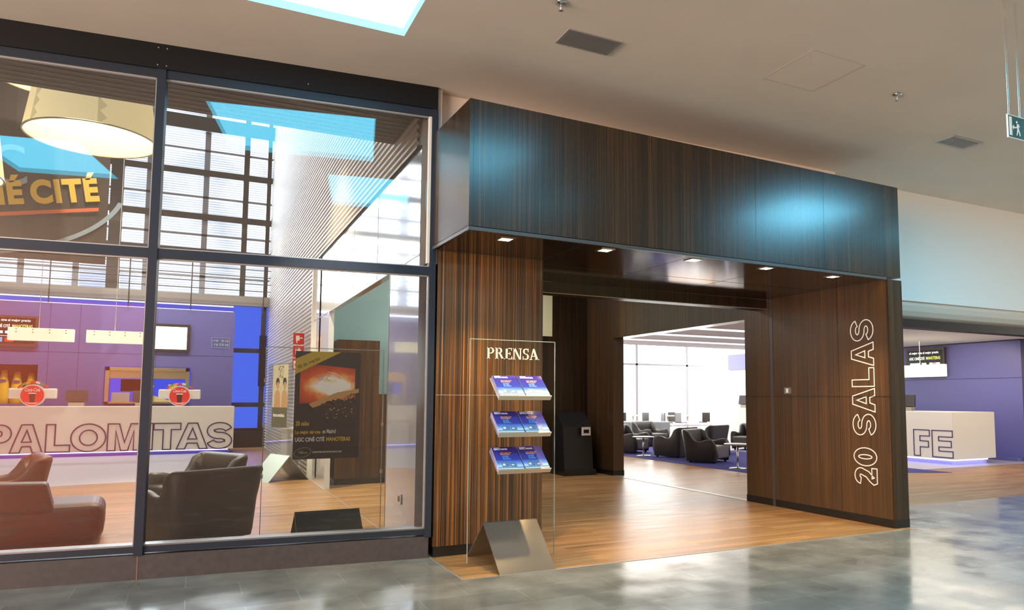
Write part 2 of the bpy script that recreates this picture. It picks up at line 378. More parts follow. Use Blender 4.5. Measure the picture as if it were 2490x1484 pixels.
# --- walls of the mall behind the viewer
t = MB(); t.box(-14, 24, -10.2, -10, 0, 4.72)
struct(t.obj('wall_behind', P('mall_wall', (.30, .20, .15), .6)), 'dim brown mall wall behind the viewer', 'wall')
struct(box('wall_far_left', P('mall_wall_left', (.42, .34, .28), .6), -14.2, -14, -10, 7.6, 0, 4.72), 'plain mall wall far left of the viewer', 'wall')
struct(box('wall_far_right', P('mall_wall_right', (.45, .42, .40), .6), 24, 24.2, -10, 7.6, 0, 4.72), 'plain mall wall far right of the viewer', 'wall')
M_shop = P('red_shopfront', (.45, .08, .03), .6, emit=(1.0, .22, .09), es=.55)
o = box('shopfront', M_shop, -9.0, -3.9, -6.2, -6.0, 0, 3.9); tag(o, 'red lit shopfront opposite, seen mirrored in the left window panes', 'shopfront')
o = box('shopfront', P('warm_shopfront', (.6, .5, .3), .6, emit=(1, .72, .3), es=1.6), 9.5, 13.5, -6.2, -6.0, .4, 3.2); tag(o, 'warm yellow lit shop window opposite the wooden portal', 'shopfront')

# --- glazed shop window, local frame: x along the wall, y into the lobby
WA = math.atan2(-.34, 3.445)
win = struct(thing('window_1', '', 'window', (-1.33, 7.37, 0), WA), 'tall four-pane shop window in dark blue steel frame left of portal', 'window')
LX = -4.5
m = MB(); m.box(LX, 3.44, 0, .18, 0, .205); struct(m.obj('kerb', M_kerb, win), 'low brown stone kerb under the window', None)
m = MB(); m.box(.955, .963, -.002, .0, .0, .205); m.obj('kerb_joint', P('joint_red', (.25, .10, .06), .8), win)
m = MB(); m.box(LX, 3.40, .01, .11, .222, .275); m.obj('bottom_rail', M_steel, win)
m = MB(); m.box(LX, 3.40, .02, .15, .275, .29); m.obj('sill_strip', M_alu, win)
m = MB(); m.box(LX, 3.40, .0, .11, 2.775, 2.86); m.obj('transom', M_steel, win)
m = MB(); m.box(LX, 3.40, .0, .11, 4.415, 4.49); m.obj('top_rail', M_steel, win)
m = MB(); m.box(LX, 3.455, -.02, .2, 4.49, 4.719); m.obj('black_fascia', M_black, win)
m = MB()
for x in (.925, .995):
    for z in (4.52, 4.68): m.tube((x, -.022, z), (x, -.02, z), .006, 8)
for x in (2.2, -1.0): m.tube((x, -.022, 4.55), (x, -.02, 4.55), .006, 8)
m.obj('screw_heads', M_alu, win)
for x0, x1 in ((.925, .995), (3.40, 3.462)):
    m = MB(); m.box(x0, x1, -.012, .12, .2, 4.49); m.obj('mullion', M_steel, win)
for x0, x1 in ((LX, .925), (.995, 3.40)):
    for z0, z1 in ((.275, 2.775), (2.86, 4.415)):
        MB().box(x0, x1, .05, .056, z0, z1).obj('pane', M_pane, win)
        m = MB(); e = .012
        for a in ((x0, x1, z0, z0 + e), (x0, x1, z1 - e, z1), (x1 - e, x1, z0, z1)): m.box(a[0], a[1], .02, .05, a[2], a[3])
        m.obj('glazing_bead', M_alu, win)
# plaster reveal between window and portal
m = MB(); m.box(2.03, 2.16, 7.05, 7.3, 2.9, 4.72); struct(m.obj('wall_over_portal_left', M_ceil), 'small pale wall triangle above the portal corner', 'wall')
struct(box('wall_portal_back', M_ceil, 2.12, 7.87, 7.16, 7.4, 3.05, 4.72), 'plaster wall hidden behind the portal fascia', 'wall')

# --- wooden portal
PA = math.atan2(.15, 5.765)
fas = struct(thing('trim_3', '', 'fascia', (2.105, 6.02, 0), PA), 'large box fascia of dark striped ebony veneer above the portal', 'fascia')
L = 5.767
m = MB(); m.box(0, L, 0, 1.08, 3.075, 4.235); m.obj('fascia_box', M_wood_darkened, fas)
m = MB()
for x in (.035, 3.37, 4.43): m.box(x, x + .005, -.0012, 0, 3.075, 4.235)
m.obj('panel_joint', M_base, fas)
m = MB(); m.box(-.003, 5.50, -.004, .022, 3.035, 3.068); m.box(-.003, .022, .022, 1.04, 3.035, 3.068); m.obj('edge_strip', P('grey_edge', (.075, .075, .075), .3, .2), fas)
sof = struct(MB().prism([(2.125, 6.045), (7.615, 6.185), (7.615, 8.29), (3.315, 8.29), (3.315, 7.025), (2.125, 7.025)], 'z', 3.04, 3.07).obj('ceiling_portal', M_woods), 'glossy dark wood soffit of the portal with square downlights', 'ceiling')
m = MB()
for x in (3.3, 4.6, 5.9): m.box(x, x + .004, 6.1, 8.3, 3.0385, 3.04)
m.box(3.35, 7.6, 7.25, 7.254, 3.0385, 3.04); m.obj('panel_joint', M_base, sof)
for i, (x, y) in enumerate(((2.55, 6.25), (3.63, 6.25), (4.73, 6.26), (5.76, 6.27), (6.87, 6.33))):
    lab = ['first square downlight in the soffit, nearest the window', 'second square downlight along the soffit from the window', 'square downlight within the bright soffit reflection', 'square downlight just right of the bright soffit reflection', 'last square downlight of the soffit, beside the lettered pier'][i]
    t = thing('downlight', lab, 'downlight', (x, y, 3.04), 0, 'square downlights in the portal soffit')
    m = MB(); plate(m, -.075, .075, -.075, .075, -.006, .0, [(-.055, .055, -.055, .055)]); m.obj('frame', M_chrome, t)
    MB().box(-.055, .055, -.055, .055, -.004, -.002).obj('bulb', M_spot, t)
    spot('downlight_beam', (x, y, 3.02), (x + (.0 if i else -.02), y + .1, 0), [260, 150, 60, 170, 240][i], (1, .66, .30), 95, .7, .04)
# left block of the portal
lw = struct(thing('wall_portal_left', '', 'wall'), 'wall of striped orange-brown ebony veneer behind the press stand', 'wall')
m = MB(); m.box(2.14, 3.31, 7.03, 8.58, .1, 3.04); m.obj('veneer', M_wood, lw)
m = MB(); m.box(2.14, 3.311, 7.028, 7.03, 1.579, 1.583); m.box(2.20, 2.203, 7.028, 7.03, 1.58, 3.04); m.obj('panel_joint', M_alu, lw)
m = MB(); m.box(2.145, 3.305, 7.035, 8.57, 0, .1); m.obj('skirting', M_base, lw)
# right pier
rw = struct(thing('wall_portal_right', '', 'wall'), 'thick pier of striped ebony veneer with 20 SALAS lettering', 'wall')
m = MB(); m.box(7.62, 7.872, 6.16, 6.19, .1, 3.04); m.obj('front_veneer', M_wood_darkened, rw)  # darker copy of the veneer; this face's shade is put into the colour
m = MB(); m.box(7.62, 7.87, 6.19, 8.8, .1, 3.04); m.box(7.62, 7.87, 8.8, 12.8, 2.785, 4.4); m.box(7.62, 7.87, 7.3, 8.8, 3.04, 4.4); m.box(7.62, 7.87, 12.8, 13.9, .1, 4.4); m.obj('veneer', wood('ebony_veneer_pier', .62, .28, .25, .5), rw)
m = MB(); m.box(7.615, 7.62, 6.165, 8.8, 1.588, 1.593); m.box(7.618, 7.87, 6.163, 6.165, 1.588, 1.593)
m.box(7.617, 7.62, 6.96, 6.965, .1, 3.04); m.obj('panel_joint', M_base, rw)
m = MB(); m.box(7.612, 7.62, 8.185, 8.235, 0, 3.04); m.obj('metal_channel', P('channel_grey', (.10, .10, .10), .35, .5), rw)
m = MB(); m.box(7.614, 7.876, 6.159, 8.806, 0, .1); m.box(7.614, 7.876, 12.794, 13.9, 0, .1); m.obj('skirting', M_base, rw)
struct(box('trim_4', M_woodd, 3.31, 7.62, 8.30, 8.55, 2.90, 3.04), 'dark wood header beam at the back of the portal', 'trim')
struct(box('trim_5', M_alu, 3.31, 7.62, 8.298, 8.31, 2.893, 2.902), 'thin bright metal edge under the header beam', 'trim')
# corridor behind the portal
bw = struct(thing('wall_back', '', 'wall'), 'dark veneer back wall of the corridor behind the kiosk', 'wall')
m = MB(); m.box(6.77, 7.62, 13.9, 14.1, .1, 4.4); m.box(3.4, 6.77, 13.9, 14.1, .1, 2.87); m.obj('veneer', M_woodd, bw)
m = MB(); m.box(2.03, 6.77, 13.92, 14.1, .1, 4.4); m.obj('painted_panel', M_sage, bw)
m = MB(); m.box(6.40, 6.77, 13.90, 13.92, 2.87, 3.92); m.obj('cream_panel', M_cream, bw)
m = MB(); m.box(3.4, 7.62, 13.88, 13.9, 0, .1); m.obj('skirting', M_base, bw)
o = struct(thing('wall_corridor', '', 'wall'), 'brown veneer block standing in the corridor seen through the window', 'wall')
m = MB(); m.box(2.28, 3.03, 13.5, 13.9, .1, 2.60); m.obj('veneer', wood('ebony_veneer_grey', .8, .4, 0), o)
m = MB(); m.box(2.27, 3.3, 13.48, 13.9, 0, .1); m.obj('skirting', M_base, o)
m = MB(); m.box(3.03, 3.6, 13.6, 13.9, .1, 1.62); m.obj('low_veneer', M_wood, o)
struct(box('ceiling_corridor', P('corridor_ceiling', (.10, .09, .085), .6), 2.03, 7.87, 8.55, 14.1, 4.4, 4.5), 'dark ceiling of the corridor behind the portal', 'ceiling')
m = MB()
for a, b in ((2.55, 13.905), (3.0, 13.905)): m.box(a, a + .16, b - .02, b, 3.28, 3.30)
# glossy panel wall between lobby and corridor, plane x = 2.03
gw = struct(thing('wall_lobby_right', '', 'wall'), 'glossy white panel wall of the lobby reflecting the tall windows', 'wall')
m = MB(); m.box(2.03, 2.12, 7.32, 14.8, 3.03, 4.19); m.box(2.03, 2.12, 7.32, 8.6, 0, 3.03); m.box(2.03, 2.12, 13.0, 14.8, 0, 3.03); m.obj('glossy_panel', M_gloss, gw)
m = MB()
for y in (9.3, 10.9, 12.5, 14.1): m.box(2.027, 2.03, y, y + .006, 3.03, 4.19)
m.box(2.026, 2.03, 7.32, 14.8, 3.03, 3.045); m.box(2.026, 2.03, 8.585, 8.60, 0, 3.03); m.obj('panel_joint', M_alu, gw)
m = MB(); m.box(2.02, 2.04, 7.32, 14.8, 4.17, 4.20); m.obj('top_bead', M_black, gw)
prof = []
z = 0; P_ = .085
def corr(m, y0, y1, z0, z1):
    k = int((z1 - z0) / P_)
    zz = []
    for i in range(k):
        b = z0 + i * P_
        zz += [(0, b), (0, b + P_ * .38), (.025, b + P_ * .5), (.025, b + P_ * .88)]
    zz.append((0, z1)); A = [m.bm.verts.new((2.03 - .03 + d, y0, q)) for d, q in zz]; B = [m.bm.verts.new((2.03 - .03 + d, y1, q)) for d, q in zz]
    for i in range(len(zz) - 1): m.bm.faces.new((A[i], B[i], B[i + 1], A[i + 1]))
m = MB(); corr(m, 7.4, 24.9, 4.19, 12.3); corr(m, 14.8, 24.9, 0, 4.19); o = m.obj('corrugated_cladding', M_corr, gw)
MB().box(2.035, 2.15, 7.4, 24.9, 4.19, 12.3).box(2.035, 2.15, 14.8, 24.9, 0, 4.19).obj('core', M_white, gw)
MB().box(1.985, 2.04, 14.76, 14.84, 0, 4.3).obj('corner_post', M_plastic, gw)
# slatted soffit over the lobby edge
so = struct(thing('ceiling_lobby', '', 'ceiling'), 'dark slatted soffit with pale joints inside the shop window', 'ceiling')
m = MB(); m.prism([(-8, 8.24), (2.02, 7.25), (2.02, 8.45), (-8, 8.45)], 'z', 4.56, 4.715); m.obj('slat', M_slat, so)
m = MB()
for i in range(9): y = 7.38 + i * .122; m.box(max(-8, 2.02 - (y - 7.25) / .0988 + .1), 2.02, y, y + .008, 4.552, 4.56)
m.obj('slat_joint', M_slat2, so)
struct(box('wall_above_lobby', M_slat, -8, 2.02, 8.27, 8.43, 4.72, 12.4), 'wall above the slatted soffit', 'wall')
struct(box('ceiling_atrium', M_white, -8, 2.1, 7.4, 26, 12.3, 12.4), 'high ceiling of the lobby atrium', 'ceiling')
struct(box('wall_lobby_left', P('atrium_wall', (.25, .22, .21), .6), -8.2, -8, 7.4, 26, 0, 12.3), 'left wall of the lobby atrium', 'wall')

# --- curtain wall at the back of the lobby
m_, t_, b_ = nt('perforated_screen')
g_ = N(t_, 'ShaderNodeNewGeometry'); wv = N(t_, 'ShaderNodeTexWave', wave_type='BANDS', bands_direction='Z'); wv.inputs['Scale'].default_value = 4.2; wv.inputs['Distortion'].default_value = .8; wv.inputs['Detail'].default_value = 1; wv.inputs['Detail Scale'].default_value = 6
t_.links.new(g_.outputs['Position'], wv.inputs['Vector'])
vo = N(t_, 'ShaderNodeTexNoise'); vo.inputs['Scale'].default_value = .55; t_.links.new(g_.outputs['Position'], vo.inputs['Vector'])
rp = ramp(t_, [(.0, (.72, .74, .82)), (.4, (.95, .96, 1)), (1, (1, 1, 1))]); t_.links.new(wv.outputs[0], rp.inputs[0])
rp2 = ramp(t_, [(.30, (.75, .78, .84)), (.5, (1, 1, 1))]); t_.links.new(vo.outputs[0], rp2.inputs[0])
mu = N(t_, 'ShaderNodeMixRGB', blend_type='MULTIPLY'); mu.inputs[0].default_value = 1; t_.links.new(rp.outputs[0], mu.inputs[1]); t_.links.new(rp2.outputs[0], mu.inputs[2])
trp = N(t_, 'ShaderNodeBsdfTransparent'); t_.links.new(mu.outputs[0], trp.inputs[0])
t_.links.new(trp.outputs[0], t_.nodes['Material Output'].inputs[0])
cw = struct(thing('window_2', '', 'window'), 'tall gridded window wall at the back of the lobby', 'window')
Y = 25.0
MB().box(-8, 2.2, Y + .15, Y + .16, 4.5, 12.3).obj('pane', m_, cw)
MD = P('curtain_frame_dark', (.02, .02, .022), .5); ML = P('curtain_frame_light', (.28, .30, .36), .5)
m = MB()
for x0, x1 in ((-2.46, -2.12), (1.14, 1.30), (1.84, 1.96)): m.box(x0, x1, Y - .1, Y + .1, 4.6, 12.3)
for z in (5.95, 7.05, 8.45, 10.0, 11.3): m.box(-8, 2.2, Y - .08, Y + .1, z, z + .2)
m.box(-8, 2.2, Y - .2, Y + .1, 9.85, 10.3)
m.obj('dark_frame', MD, cw)
m = MB()
for x in (-7.2, -5.9, -4.6, -3.3, -1.55, .0, 2.12): m.box(x, x + .16, Y + .0, Y + .12, 4.6, 12.3)
for z in (5.25, 6.55, 7.75, 9.25, 10.9): m.box(-8, 2.2, Y + .0, Y + .12, z, z + .07)
m.obj('light_frame', ML, cw)
m = MB(); m.box(-8, 2.2, Y - .25, Y + .1, 4.42, 4.72); m.obj('sill', P('sill_grey', (.30, .28, .27), .6), cw)
bl = struct(thing('window_3', '', 'window'), 'blue lit glass wall beside the purple counter wall', 'window')
MB().box(1.0, 2.2, Y, Y + .02, .5, 4.42).obj('pane', M_bluewin, bl)
m = MB()
for x in (1.82,): m.box(x, x + .14, Y - .1, Y, .0, 4.42)
for z in (.45, 1.25, 2.95): m.box(1.0, 2.2, Y - .08, Y, z, z + .14)
m.box(1.0, 2.2, Y - .3, Y, 0, .5); m.obj('frame', MD, bl)
m = MB(); m.box(1.78, 1.98, Y - .25, Y - .1, 1.9, 3.5); m.obj('door_closer_box', M_black, bl)
area('blue_glow', (1.2, 24.6, 2.4), (R(-90), 0, 0), 1.6, 3.4, 30, (.12, .22, 1))
rl = thing('railing', 'thin cable railing in front of the tall window sill', 'railing', (0, 24.2, 4.7))
for z in (.12, .34, .56, .78, .98): MB().tube((-7.9, 0, z), (2.0, 0, z), .012, 6).obj('cable', M_pos, rl)
for x in (-7.5, -5.5, -3.7, -1.8, -.2, 1.8): MB().tube((x, 0, -.55), (x, 0, 1.0), .018, 6).obj('post', M_pos, rl)
# purple wall
pw = struct(thing('wall_purple', '', 'wall'), 'purple wall behind the popcorn counter', 'wall')
m = MB()
xs = [-8, -4.86, -3.86, -2.3, -.12, 1.02]
for a, b in ((-8, -4.86), (-3.86, -2.3), (-.12, 1.02)): m.box(a, b, 24.3, 24.5, 0, 4.15)
for a, b in ((-4.86, -3.86), (-2.3, -.12)): m.box(a, b, 24.3, 24.5, 0, 1.36).box(a, b, 24.3, 24.5, 2.42, 4.15)
m.obj('panels', M_glue, pw)
m = MB()
m.box(-8, 1.02, 24.297, 24.3, 2.78, 2.79)
for x in (-3.65, -2.95, -1.05): m.box(x, x + .01, 24.297, 24.3, 0, 4.15)
m.obj('panel_joint', M_ink, pw)
m = MB(); m.box(-5.0, -3.7, 24.88, 24.95, 1.2, 2.6).box(-5.0, -4.87, 24.5, 24.88, 1.2, 2.6).box(-3.85, -3.7, 24.5, 24.88, 1.2, 2.6).box(-4.87, -3.85, 24.5, 24.88, 2.43, 2.6).box(-4.87, -3.85, 24.5, 24.88, 1.15, 1.19); m.obj('niche_back', M_niche, pw)
m = MB(); m.box(-8, 1.0, 24.55, 24.6, 4.2, 4.32); m.obj('blue_light_strip', emis('blue_strip', (.10, .12, .8), 1.0), pw)
MB().box(-2.5, .1, 24.72, 24.75, 1.2, 2.6).obj('blue_room_glow', emis('blue_room', (.02, .08, .9), 1.0), pw)

# --- wall and opening right of the portal
wr = struct(thing('wall_right', '', 'wall'), 'pale wall tinted cyan right of the portal above the cafe opening', 'wall')
MB().box(7.87, 24, 7.36, 7.6, 3.04, 4.72).obj('plaster', M_white, wr)
m = MB(); prof = [(7.38 + .16 * math.sin(a), 2.78 + .26 * (1 - math.cos(a)) + .0) for a in [R(90 * i / 8) for i in range(9)]]
poly = [(7.40, 3.04), (7.40, 2.98), (7.43, 2.90), (7.48, 2.83), (7.55, 2.785), (7.7, 2.78), (7.7, 3.04)]
m.prism(poly, 'x', 7.87, 24); m.obj('curved_soffit', P('beige_soffit', (.62, .54, .46), .6), wr)
MB().box(7.87, 24, 7.48, 7.7, 2.655, 2.78).obj('beam', M_black, wr)
# --- cafe and lounge shell
struct(box('ceiling_cafe', P('cafe_ceiling', (.78, .76, .72), .7), 7.87, 24, 7.7, 18, 3.13, 3.2), 'low white ceiling over the cafe', 'ceiling')
m = MB()
for y in (13.0, 14.6, 16.2): m.box(9, 16, y, y + .12, 3.10, 3.131)
struct(m.obj('trim_6', emis('ceiling_slot', (1, .98, .95), 1.5)), 'linear light slots in the cafe ceiling', 'trim')
struct(box('ceiling_lounge', P('lounge_ceiling', (.85, .85, .84), .7), 7.87, 34, 18, 36, 4.6, 4.7), 'high white ceiling over the lounge', 'ceiling')
struct(box('wall_lounge_step', M_white, 7.87, 34, 17.95, 18.05, 3.13, 4.7), 'white drop between low and high ceilings', 'wall')
struct(box('wall_lounge_left', M_white, 7.87, 8.0, 13.9, 36, 0, 4.7), 'white left wall of the lounge', 'wall')
cp = struct(thing('wall_cafe', '', 'wall'), 'purple wall behind the cafe counter', 'wall')
MB().box(19, 19.2, 11.4, 16.5, 0, 3.10).obj('purple_panel', M_glue, cp)
MB().box(18.99, 19.0, 11.4, 16.5, 2.13, 2.14).obj('panel_joint', M_ink, cp)
MB().box(18.96, 19.0, 11.4, 16.5, 3.10, 3.13).obj('top_bead', M_base, cp)
MB().box(19, 24, 11.3, 11.4, 0, 3.13).obj('dark_return', M_navy, cp)
MB().box(18.7, 19.0, 11.42, 14.5, 0, .08).obj('plinth', M_glue, cp)
struct(box('wall_cafe_far', P('pale_grey_wall', (.60, .63, .65), .6), 19, 19.2, 16.5, 24, 0, 4.6), 'pale grey wall beyond the cafe counter', 'wall')
o = box('wall_panel', M_glue, 18.95, 18.99, 19.0, 22.9, 2.7, 3.3); tag(o, 'small violet panel high on the pale wall beyond the lounge', 'panel')
lw3 = struct(thing('window_4', '', 'window'), 'bright white window wall at the far end of the lounge', 'window')
m = MB()
for x in (8.5, 11.9, 15.2, 18.5, 21.7, 25.1, 28.4): m.box(x, x + .13, 34, 34.15, 0, 4.6)
m.box(8, 34, 34, 34.12, 3.40, 3.5); m.box(8, 34, 34, 34.12, 0, .1); m.obj('frame', P('grey_frame', (.12, .12, .15), .5), lw3)
MB().box(8, 34, 34.05, 34.06, 0, 4.6).obj('pane', M_clear, lw3)

# ================================================================== THINGS
# --- ceiling fittings
def vent(loc, sx, sy, label, n):
    t = thing('ceiling_vent', label, 'vent', loc)
    m = MB(); plate(m, -sx / 2, sx / 2, -sy / 2, sy / 2, -.012, 0, [(-sx / 2 + .03, sx / 2 - .03, -sy / 2 + .03, sy / 2 - .03)]); m.obj('frame', M_alu, t)
    MB().box(-sx / 2 + .03, sx / 2 - .03, -sy / 2 + .03, sy / 2 - .03, -.003, -.0005).obj('backing', P('vent_back_%d' % len(MATS), (.10, .10, .09), .6), t)
    m = MB()
    for i in range(n):
        y = -sy / 2 + .035 + (sy - .07) * (i + .5) / n; m.box(-sx / 2 + .03, sx / 2 - .03, y - .006, y + .006, -.012, -.003)
    m.obj('louvre', M_alu, t)
vent((3.01, 5.47, 4.72), .53, .27, 'long rectangular grey air vent in the ceiling, nearer the skylight', 12)
vent((8.28, 5.6, 4.72), .55, .27, 'small square-looking grey air vent at the right of the ceiling', 8)
t = thing('access_hatch', 'faint outline of a square access hatch in the ceiling', 'hatch', (5.23, 5.0, 4.72))
m = MB(); plate(m, -.335, .335, -.335, .335, -.002, 0, [(-.329, .329, -.329, .329)]); m.obj('frame', P('hatch_line', (.52, .44, .36), .8), t)
MB().box(-.328, .328, -.328, .328, -.001, 0).obj('panel', M_ceil, t)
def sprinkler(loc, label):
    t = thing('sprinkler', label, 'sprinkler', loc, group='ceiling sprinklers')
    MB().lathe([(.001, 0), (.045, -.002), (.045, -.012), (.001, -.014)], n=20, caps=False).obj('escutcheon', M_chrome, t)
    m = MB(); m.tube((0, 0, -.01), (0, 0, -.07), .008, 8); m.lathe([(.001, -.07), (.02, -.07), (.02, -.074), (.001, -.074)], n=12, caps=False); m.obj('nozzle', M_chrome, t)
sprinkler((6.40, 4.98, 4.72), 'small chrome sprinkler in the ceiling left of the exit sign')
sprinkler((2.50, 5.0, 4.72), 'sprinkler cut off by the top edge of the photo')
t = thing('exit_sign', 'green running man exit sign hanging on thin wires at right edge', 'sign', (5.56, 3.35, 3.587)); t.scale = (.93, .93, .93)
MB().box(0, .45, 0, .012, 0, .20).obj('plate', M_paper, t)
MB().box(.008, .442, -.002, 0, .008, .192).obj('green_field', M_green, t)
m = MB(); m.box(.016, .05, -.004, -.002, .02, .18); m.obj('door_symbol', M_paper, t)
m = MB()
def pp(m, pts): m.prism(pts, 'y', -.004, -.002)
pp(m, [(.055, .095), (.075, .118), (.075, .103), (.10, .10), (.10, .088), (.075, .09), (.075, .075)]); m.obj('arrow', M_paper, t)
m = MB(); a = [(.118 + .011 * math.cos(R(k * 45)), .145 + .011 * math.sin(R(k * 45))) for k in range(8)]; pp(m, a)
pp(m, [(.118, .128), (.14, .132), (.158, .11), (.15, .105), (.14, .115), (.145, .08), (.16, .05), (.16, .03), (.15, .03), (.148, .048), (.132, .07), (.125, .05), (.118, .03), (.108, .03), (.115, .055), (.12, .08), (.124, .1), (.104, .088), (.10, .097), (.118, .11)]); m.obj('running_man', M_paper, t)
for x in (.02, .04, .17, .19): MB().tube((x, .006, .20), (x, .006, 1.217), .0018, 6).obj('wire', M_chrome, t)

# --- lettering on the pier and details
sp_ = []; z_ = 0
for ch, w_ in (('2', .205), ('0', .225), (' ', .13), ('S', .27), ('A', .295), ('L', .235), ('A', .295), ('S', .27)):
    if ch != ' ': sp_.append((ch, z_, z_ + w_)); z_ += .027
    z_ += w_
o = outline_text('wall_lettering', sp_, P('white_outline', (.75, .70, .70), .5), None, (7.618, 6.40, .485), .345, .25, .013, (Vector((0, 0, 1)), Vector((0, 1, 0)), Vector((-1, 0, 0))), .003)
tag(o, 'white outlined lettering 20 SALAS running up the right pier', 'lettering')
t = thing('wall_switch', 'small silver switch plate on the right pier', 'switch', (7.62, 7.9, 1.675))
MB().box(-.012, 0, -.06, .06, -.045, .045).obj('plate', M_chrome, t); MB().box(-.016, -.012, -.02, .02, -.03, .03).obj('button', M_plastic, t)
t = thing('wall_socket', 'small silver socket plate on the glossy wall inside the window', 'socket', (2.03, 7.92, .465))
MB().box(-.012, 0, -.09, .09, -.055, .055).obj('plate', M_chrome, t); MB().box(-.015, -.012, -.03, .03, -.03, .03).obj('outlet', M_pos, t)
t = thing('kiosk', 'black slant-topped kiosk against the corridor back wall', 'kiosk', (7.03, 13.2, 0))
MB().prism([(-.05, .0), (.55, .0), (.55, .95), (.35, 1.27), (.05, .98)], 'x', -.33, .33).obj('body', P('kiosk_black', (.014, .014, .016), .3), t)
MB().box(-.36, .36, -.1, .58, 0, .12).obj('base', M_base, t)
MB().box(.05, .25, -.066, -.048, .8, .97).obj('card_slot', M_plastic, t); MB().box(.09, .21, -.07, -.066, .85, .92).obj('slot', M_black, t)

# --- press stand
ps = thing('press_stand', 'clear glass press stand with PRENSA lettering on a steel tent base', 'stand', (2.30, 6.49, 0))
MB().box(0, .89, -.006, .006, .035, 2.11).obj('glass_panel', M_clear, ps, bevel=0)
m = MB()
for a in ((0, .89, 2.105, 2.112), (-.002, .002, .035, 2.11), (.888, .892, .035, 2.11)): m.box(a[0], a[1], -.006, .006, a[2], a[3])
m.obj('polished_edge', M_gedge, ps)
def tent(par, x0, x1, h, d0, d1, th=.006):
    m = MB(); m.prism([(-d0, 0), (-d0 + .012, 0), (0, h - .02), (d1 - .012, 0), (d1, 0), (0, h)], 'x', x0, x1); return m.obj('steel_base', M_mirror, par)
tent(ps, .155, .70, .395, .43, .45)
# PRENSA serif lettering, built as strokes with serifs
def serif(name, par, ox, oy, oz, H, mat):
    m = MB(); T = .16; s_ = .055
    def st(pts): m.prism([(ox + x * H, oz + z * H) for x, z in pts], 'y', oy - .008, oy)
    def bar(x0, x1, z0, z1): st([(x0, z0), (x1, z0), (x1, z1), (x0, z1)])
    def arc(cx, cz, rx, rz, a0, a1, w0, w1, n=10):
        o_, i_ = [], []
        for k in range(n + 1):
            a = R(a0 + (a1 - a0) * k / n); wd = w0 + (w1 - w0) * abs(math.cos(a))
            o_.append((cx + rx * math.cos(a), cz + rz * math.sin(a))); i_.append((cx + (rx - wd) * math.cos(a), cz + (rz - min(wd, .07)) * math.sin(a)))
        for k in range(n): st([o_[k], o_[k + 1], i_[k + 1], i_[k]])
    def stem(x, sl=.06, sr=.06, top=True, bot=True):
        bar(x, x + T, 0, 1)
        if bot: bar(x - sl, x + T + sr, 0, s_)
        if top: bar(x - sl, x + T + sr, 1 - s_, 1)
    # P
    stem(.06); arc(.32, .73, .34, .27, -90, 90, .07, .16); bar(.15, .34, .94, 1); bar(.15, .34, .46, .52)
    x = .78                                                                    # R
    stem(x + .06); arc(x + .32, .75, .32, .25, -90, 90, .07, .16); bar(x + .15, x + .34, .94, 1); bar(x + .15, x + .34, .5, .56)
    st([(x + .34, .52), (x + .5, .52), (x + .80, .0), (x + .60, .0)]); bar(x + .6, x + .9, 0, s_)
    x = 1.72                                                                   # E
    stem(x + .06); bar(x, x + .62, .94, 1); bar(x, x + .66, 0, .06); bar(x + .1, x + .48, .48, .54); bar(x + .58, x + .63, .78, 1); bar(x + .61, x + .67, 0, .24); bar(x + .44, x + .49, .38, .64)
    x = 2.46                                                                   # N
    bar(x + .08, x + .15, 0, 1); bar(x, x + .24, 0, s_); bar(x, x + .2, 1 - s_, 1); st([(x + .04, 1), (x + .24, 1), (x + .76, 0), (x + .62, 0)]); bar(x + .70, x + .77, 0, 1); bar(x + .6, x + .86, 1 - s_, 1)
    x = 3.42                                                                   # S
    arc(x + .30, .74, .27, .26, 40, 270, .07, .14); arc(x + .30, .27, .29, .27, -130, 90, .07, .15); bar(x + .5, x + .55, .7, 1); bar(x + .01, x + .06, 0, .3)
    x = 4.08                                                                   # A
    st([(x + .36, 1), (x + .48, 1), (x + .86, 0), (x + .66, 0), (x + .36, .82)]); st([(x + .10, 0), (x + .17, 0), (x + .40, .86), (x + .36, 1)]); bar(x + .2, x + .66, .3, .36); bar(x, x + .28, 0, s_); bar(x + .58, x + .96, 0, s_)
    return m.obj(name, mat, par)
serif('lettering', ps, .165, -.012, 1.925, .1083, P('gilt_steel', (.85, .76, .62), .4, .3))
def cover_mat():
    m, t, b = nt('magazine_cover'); tc = N(t, 'ShaderNodeTexCoord'); sp = N(t, 'ShaderNodeSeparateXYZ'); t.links.new(tc.outputs['Generated'], sp.inputs[0])
    r = ramp(t, [(0, (.22, .26, .20)), (.06, (.10, .20, .32)), (.14, (.45, .65, .85)), (.24, (.12, .28, .70)), (.42, (.03, .05, .32)), (1, (.035, .02, .20))]); t.links.new(sp.outputs[1], r.inputs[0])
    t.links.new(r.outputs[0], b.inputs['Base Color']); b.inputs['Roughness'].default_value = .14; b.inputs['Coat Weight'].default_value = .6; return m
M_cover = cover_mat(); M_pages = P('paper_edges', (.50, .45, .52), .7)
M_lbl = P('print_blue', (.12, .35, .65), .4); M_ora = P('print_orange', (.85, .35, .08), .4); M_bld = P('print_building', (.10, .17, .30), .4); M_sil = P('print_pale', (.6, .7, .78), .4)
SH = [(1.775, 'top'), (1.435, 'middle'), (1.10, 'lowest')]
tilt = math.atan2(.20, .24)
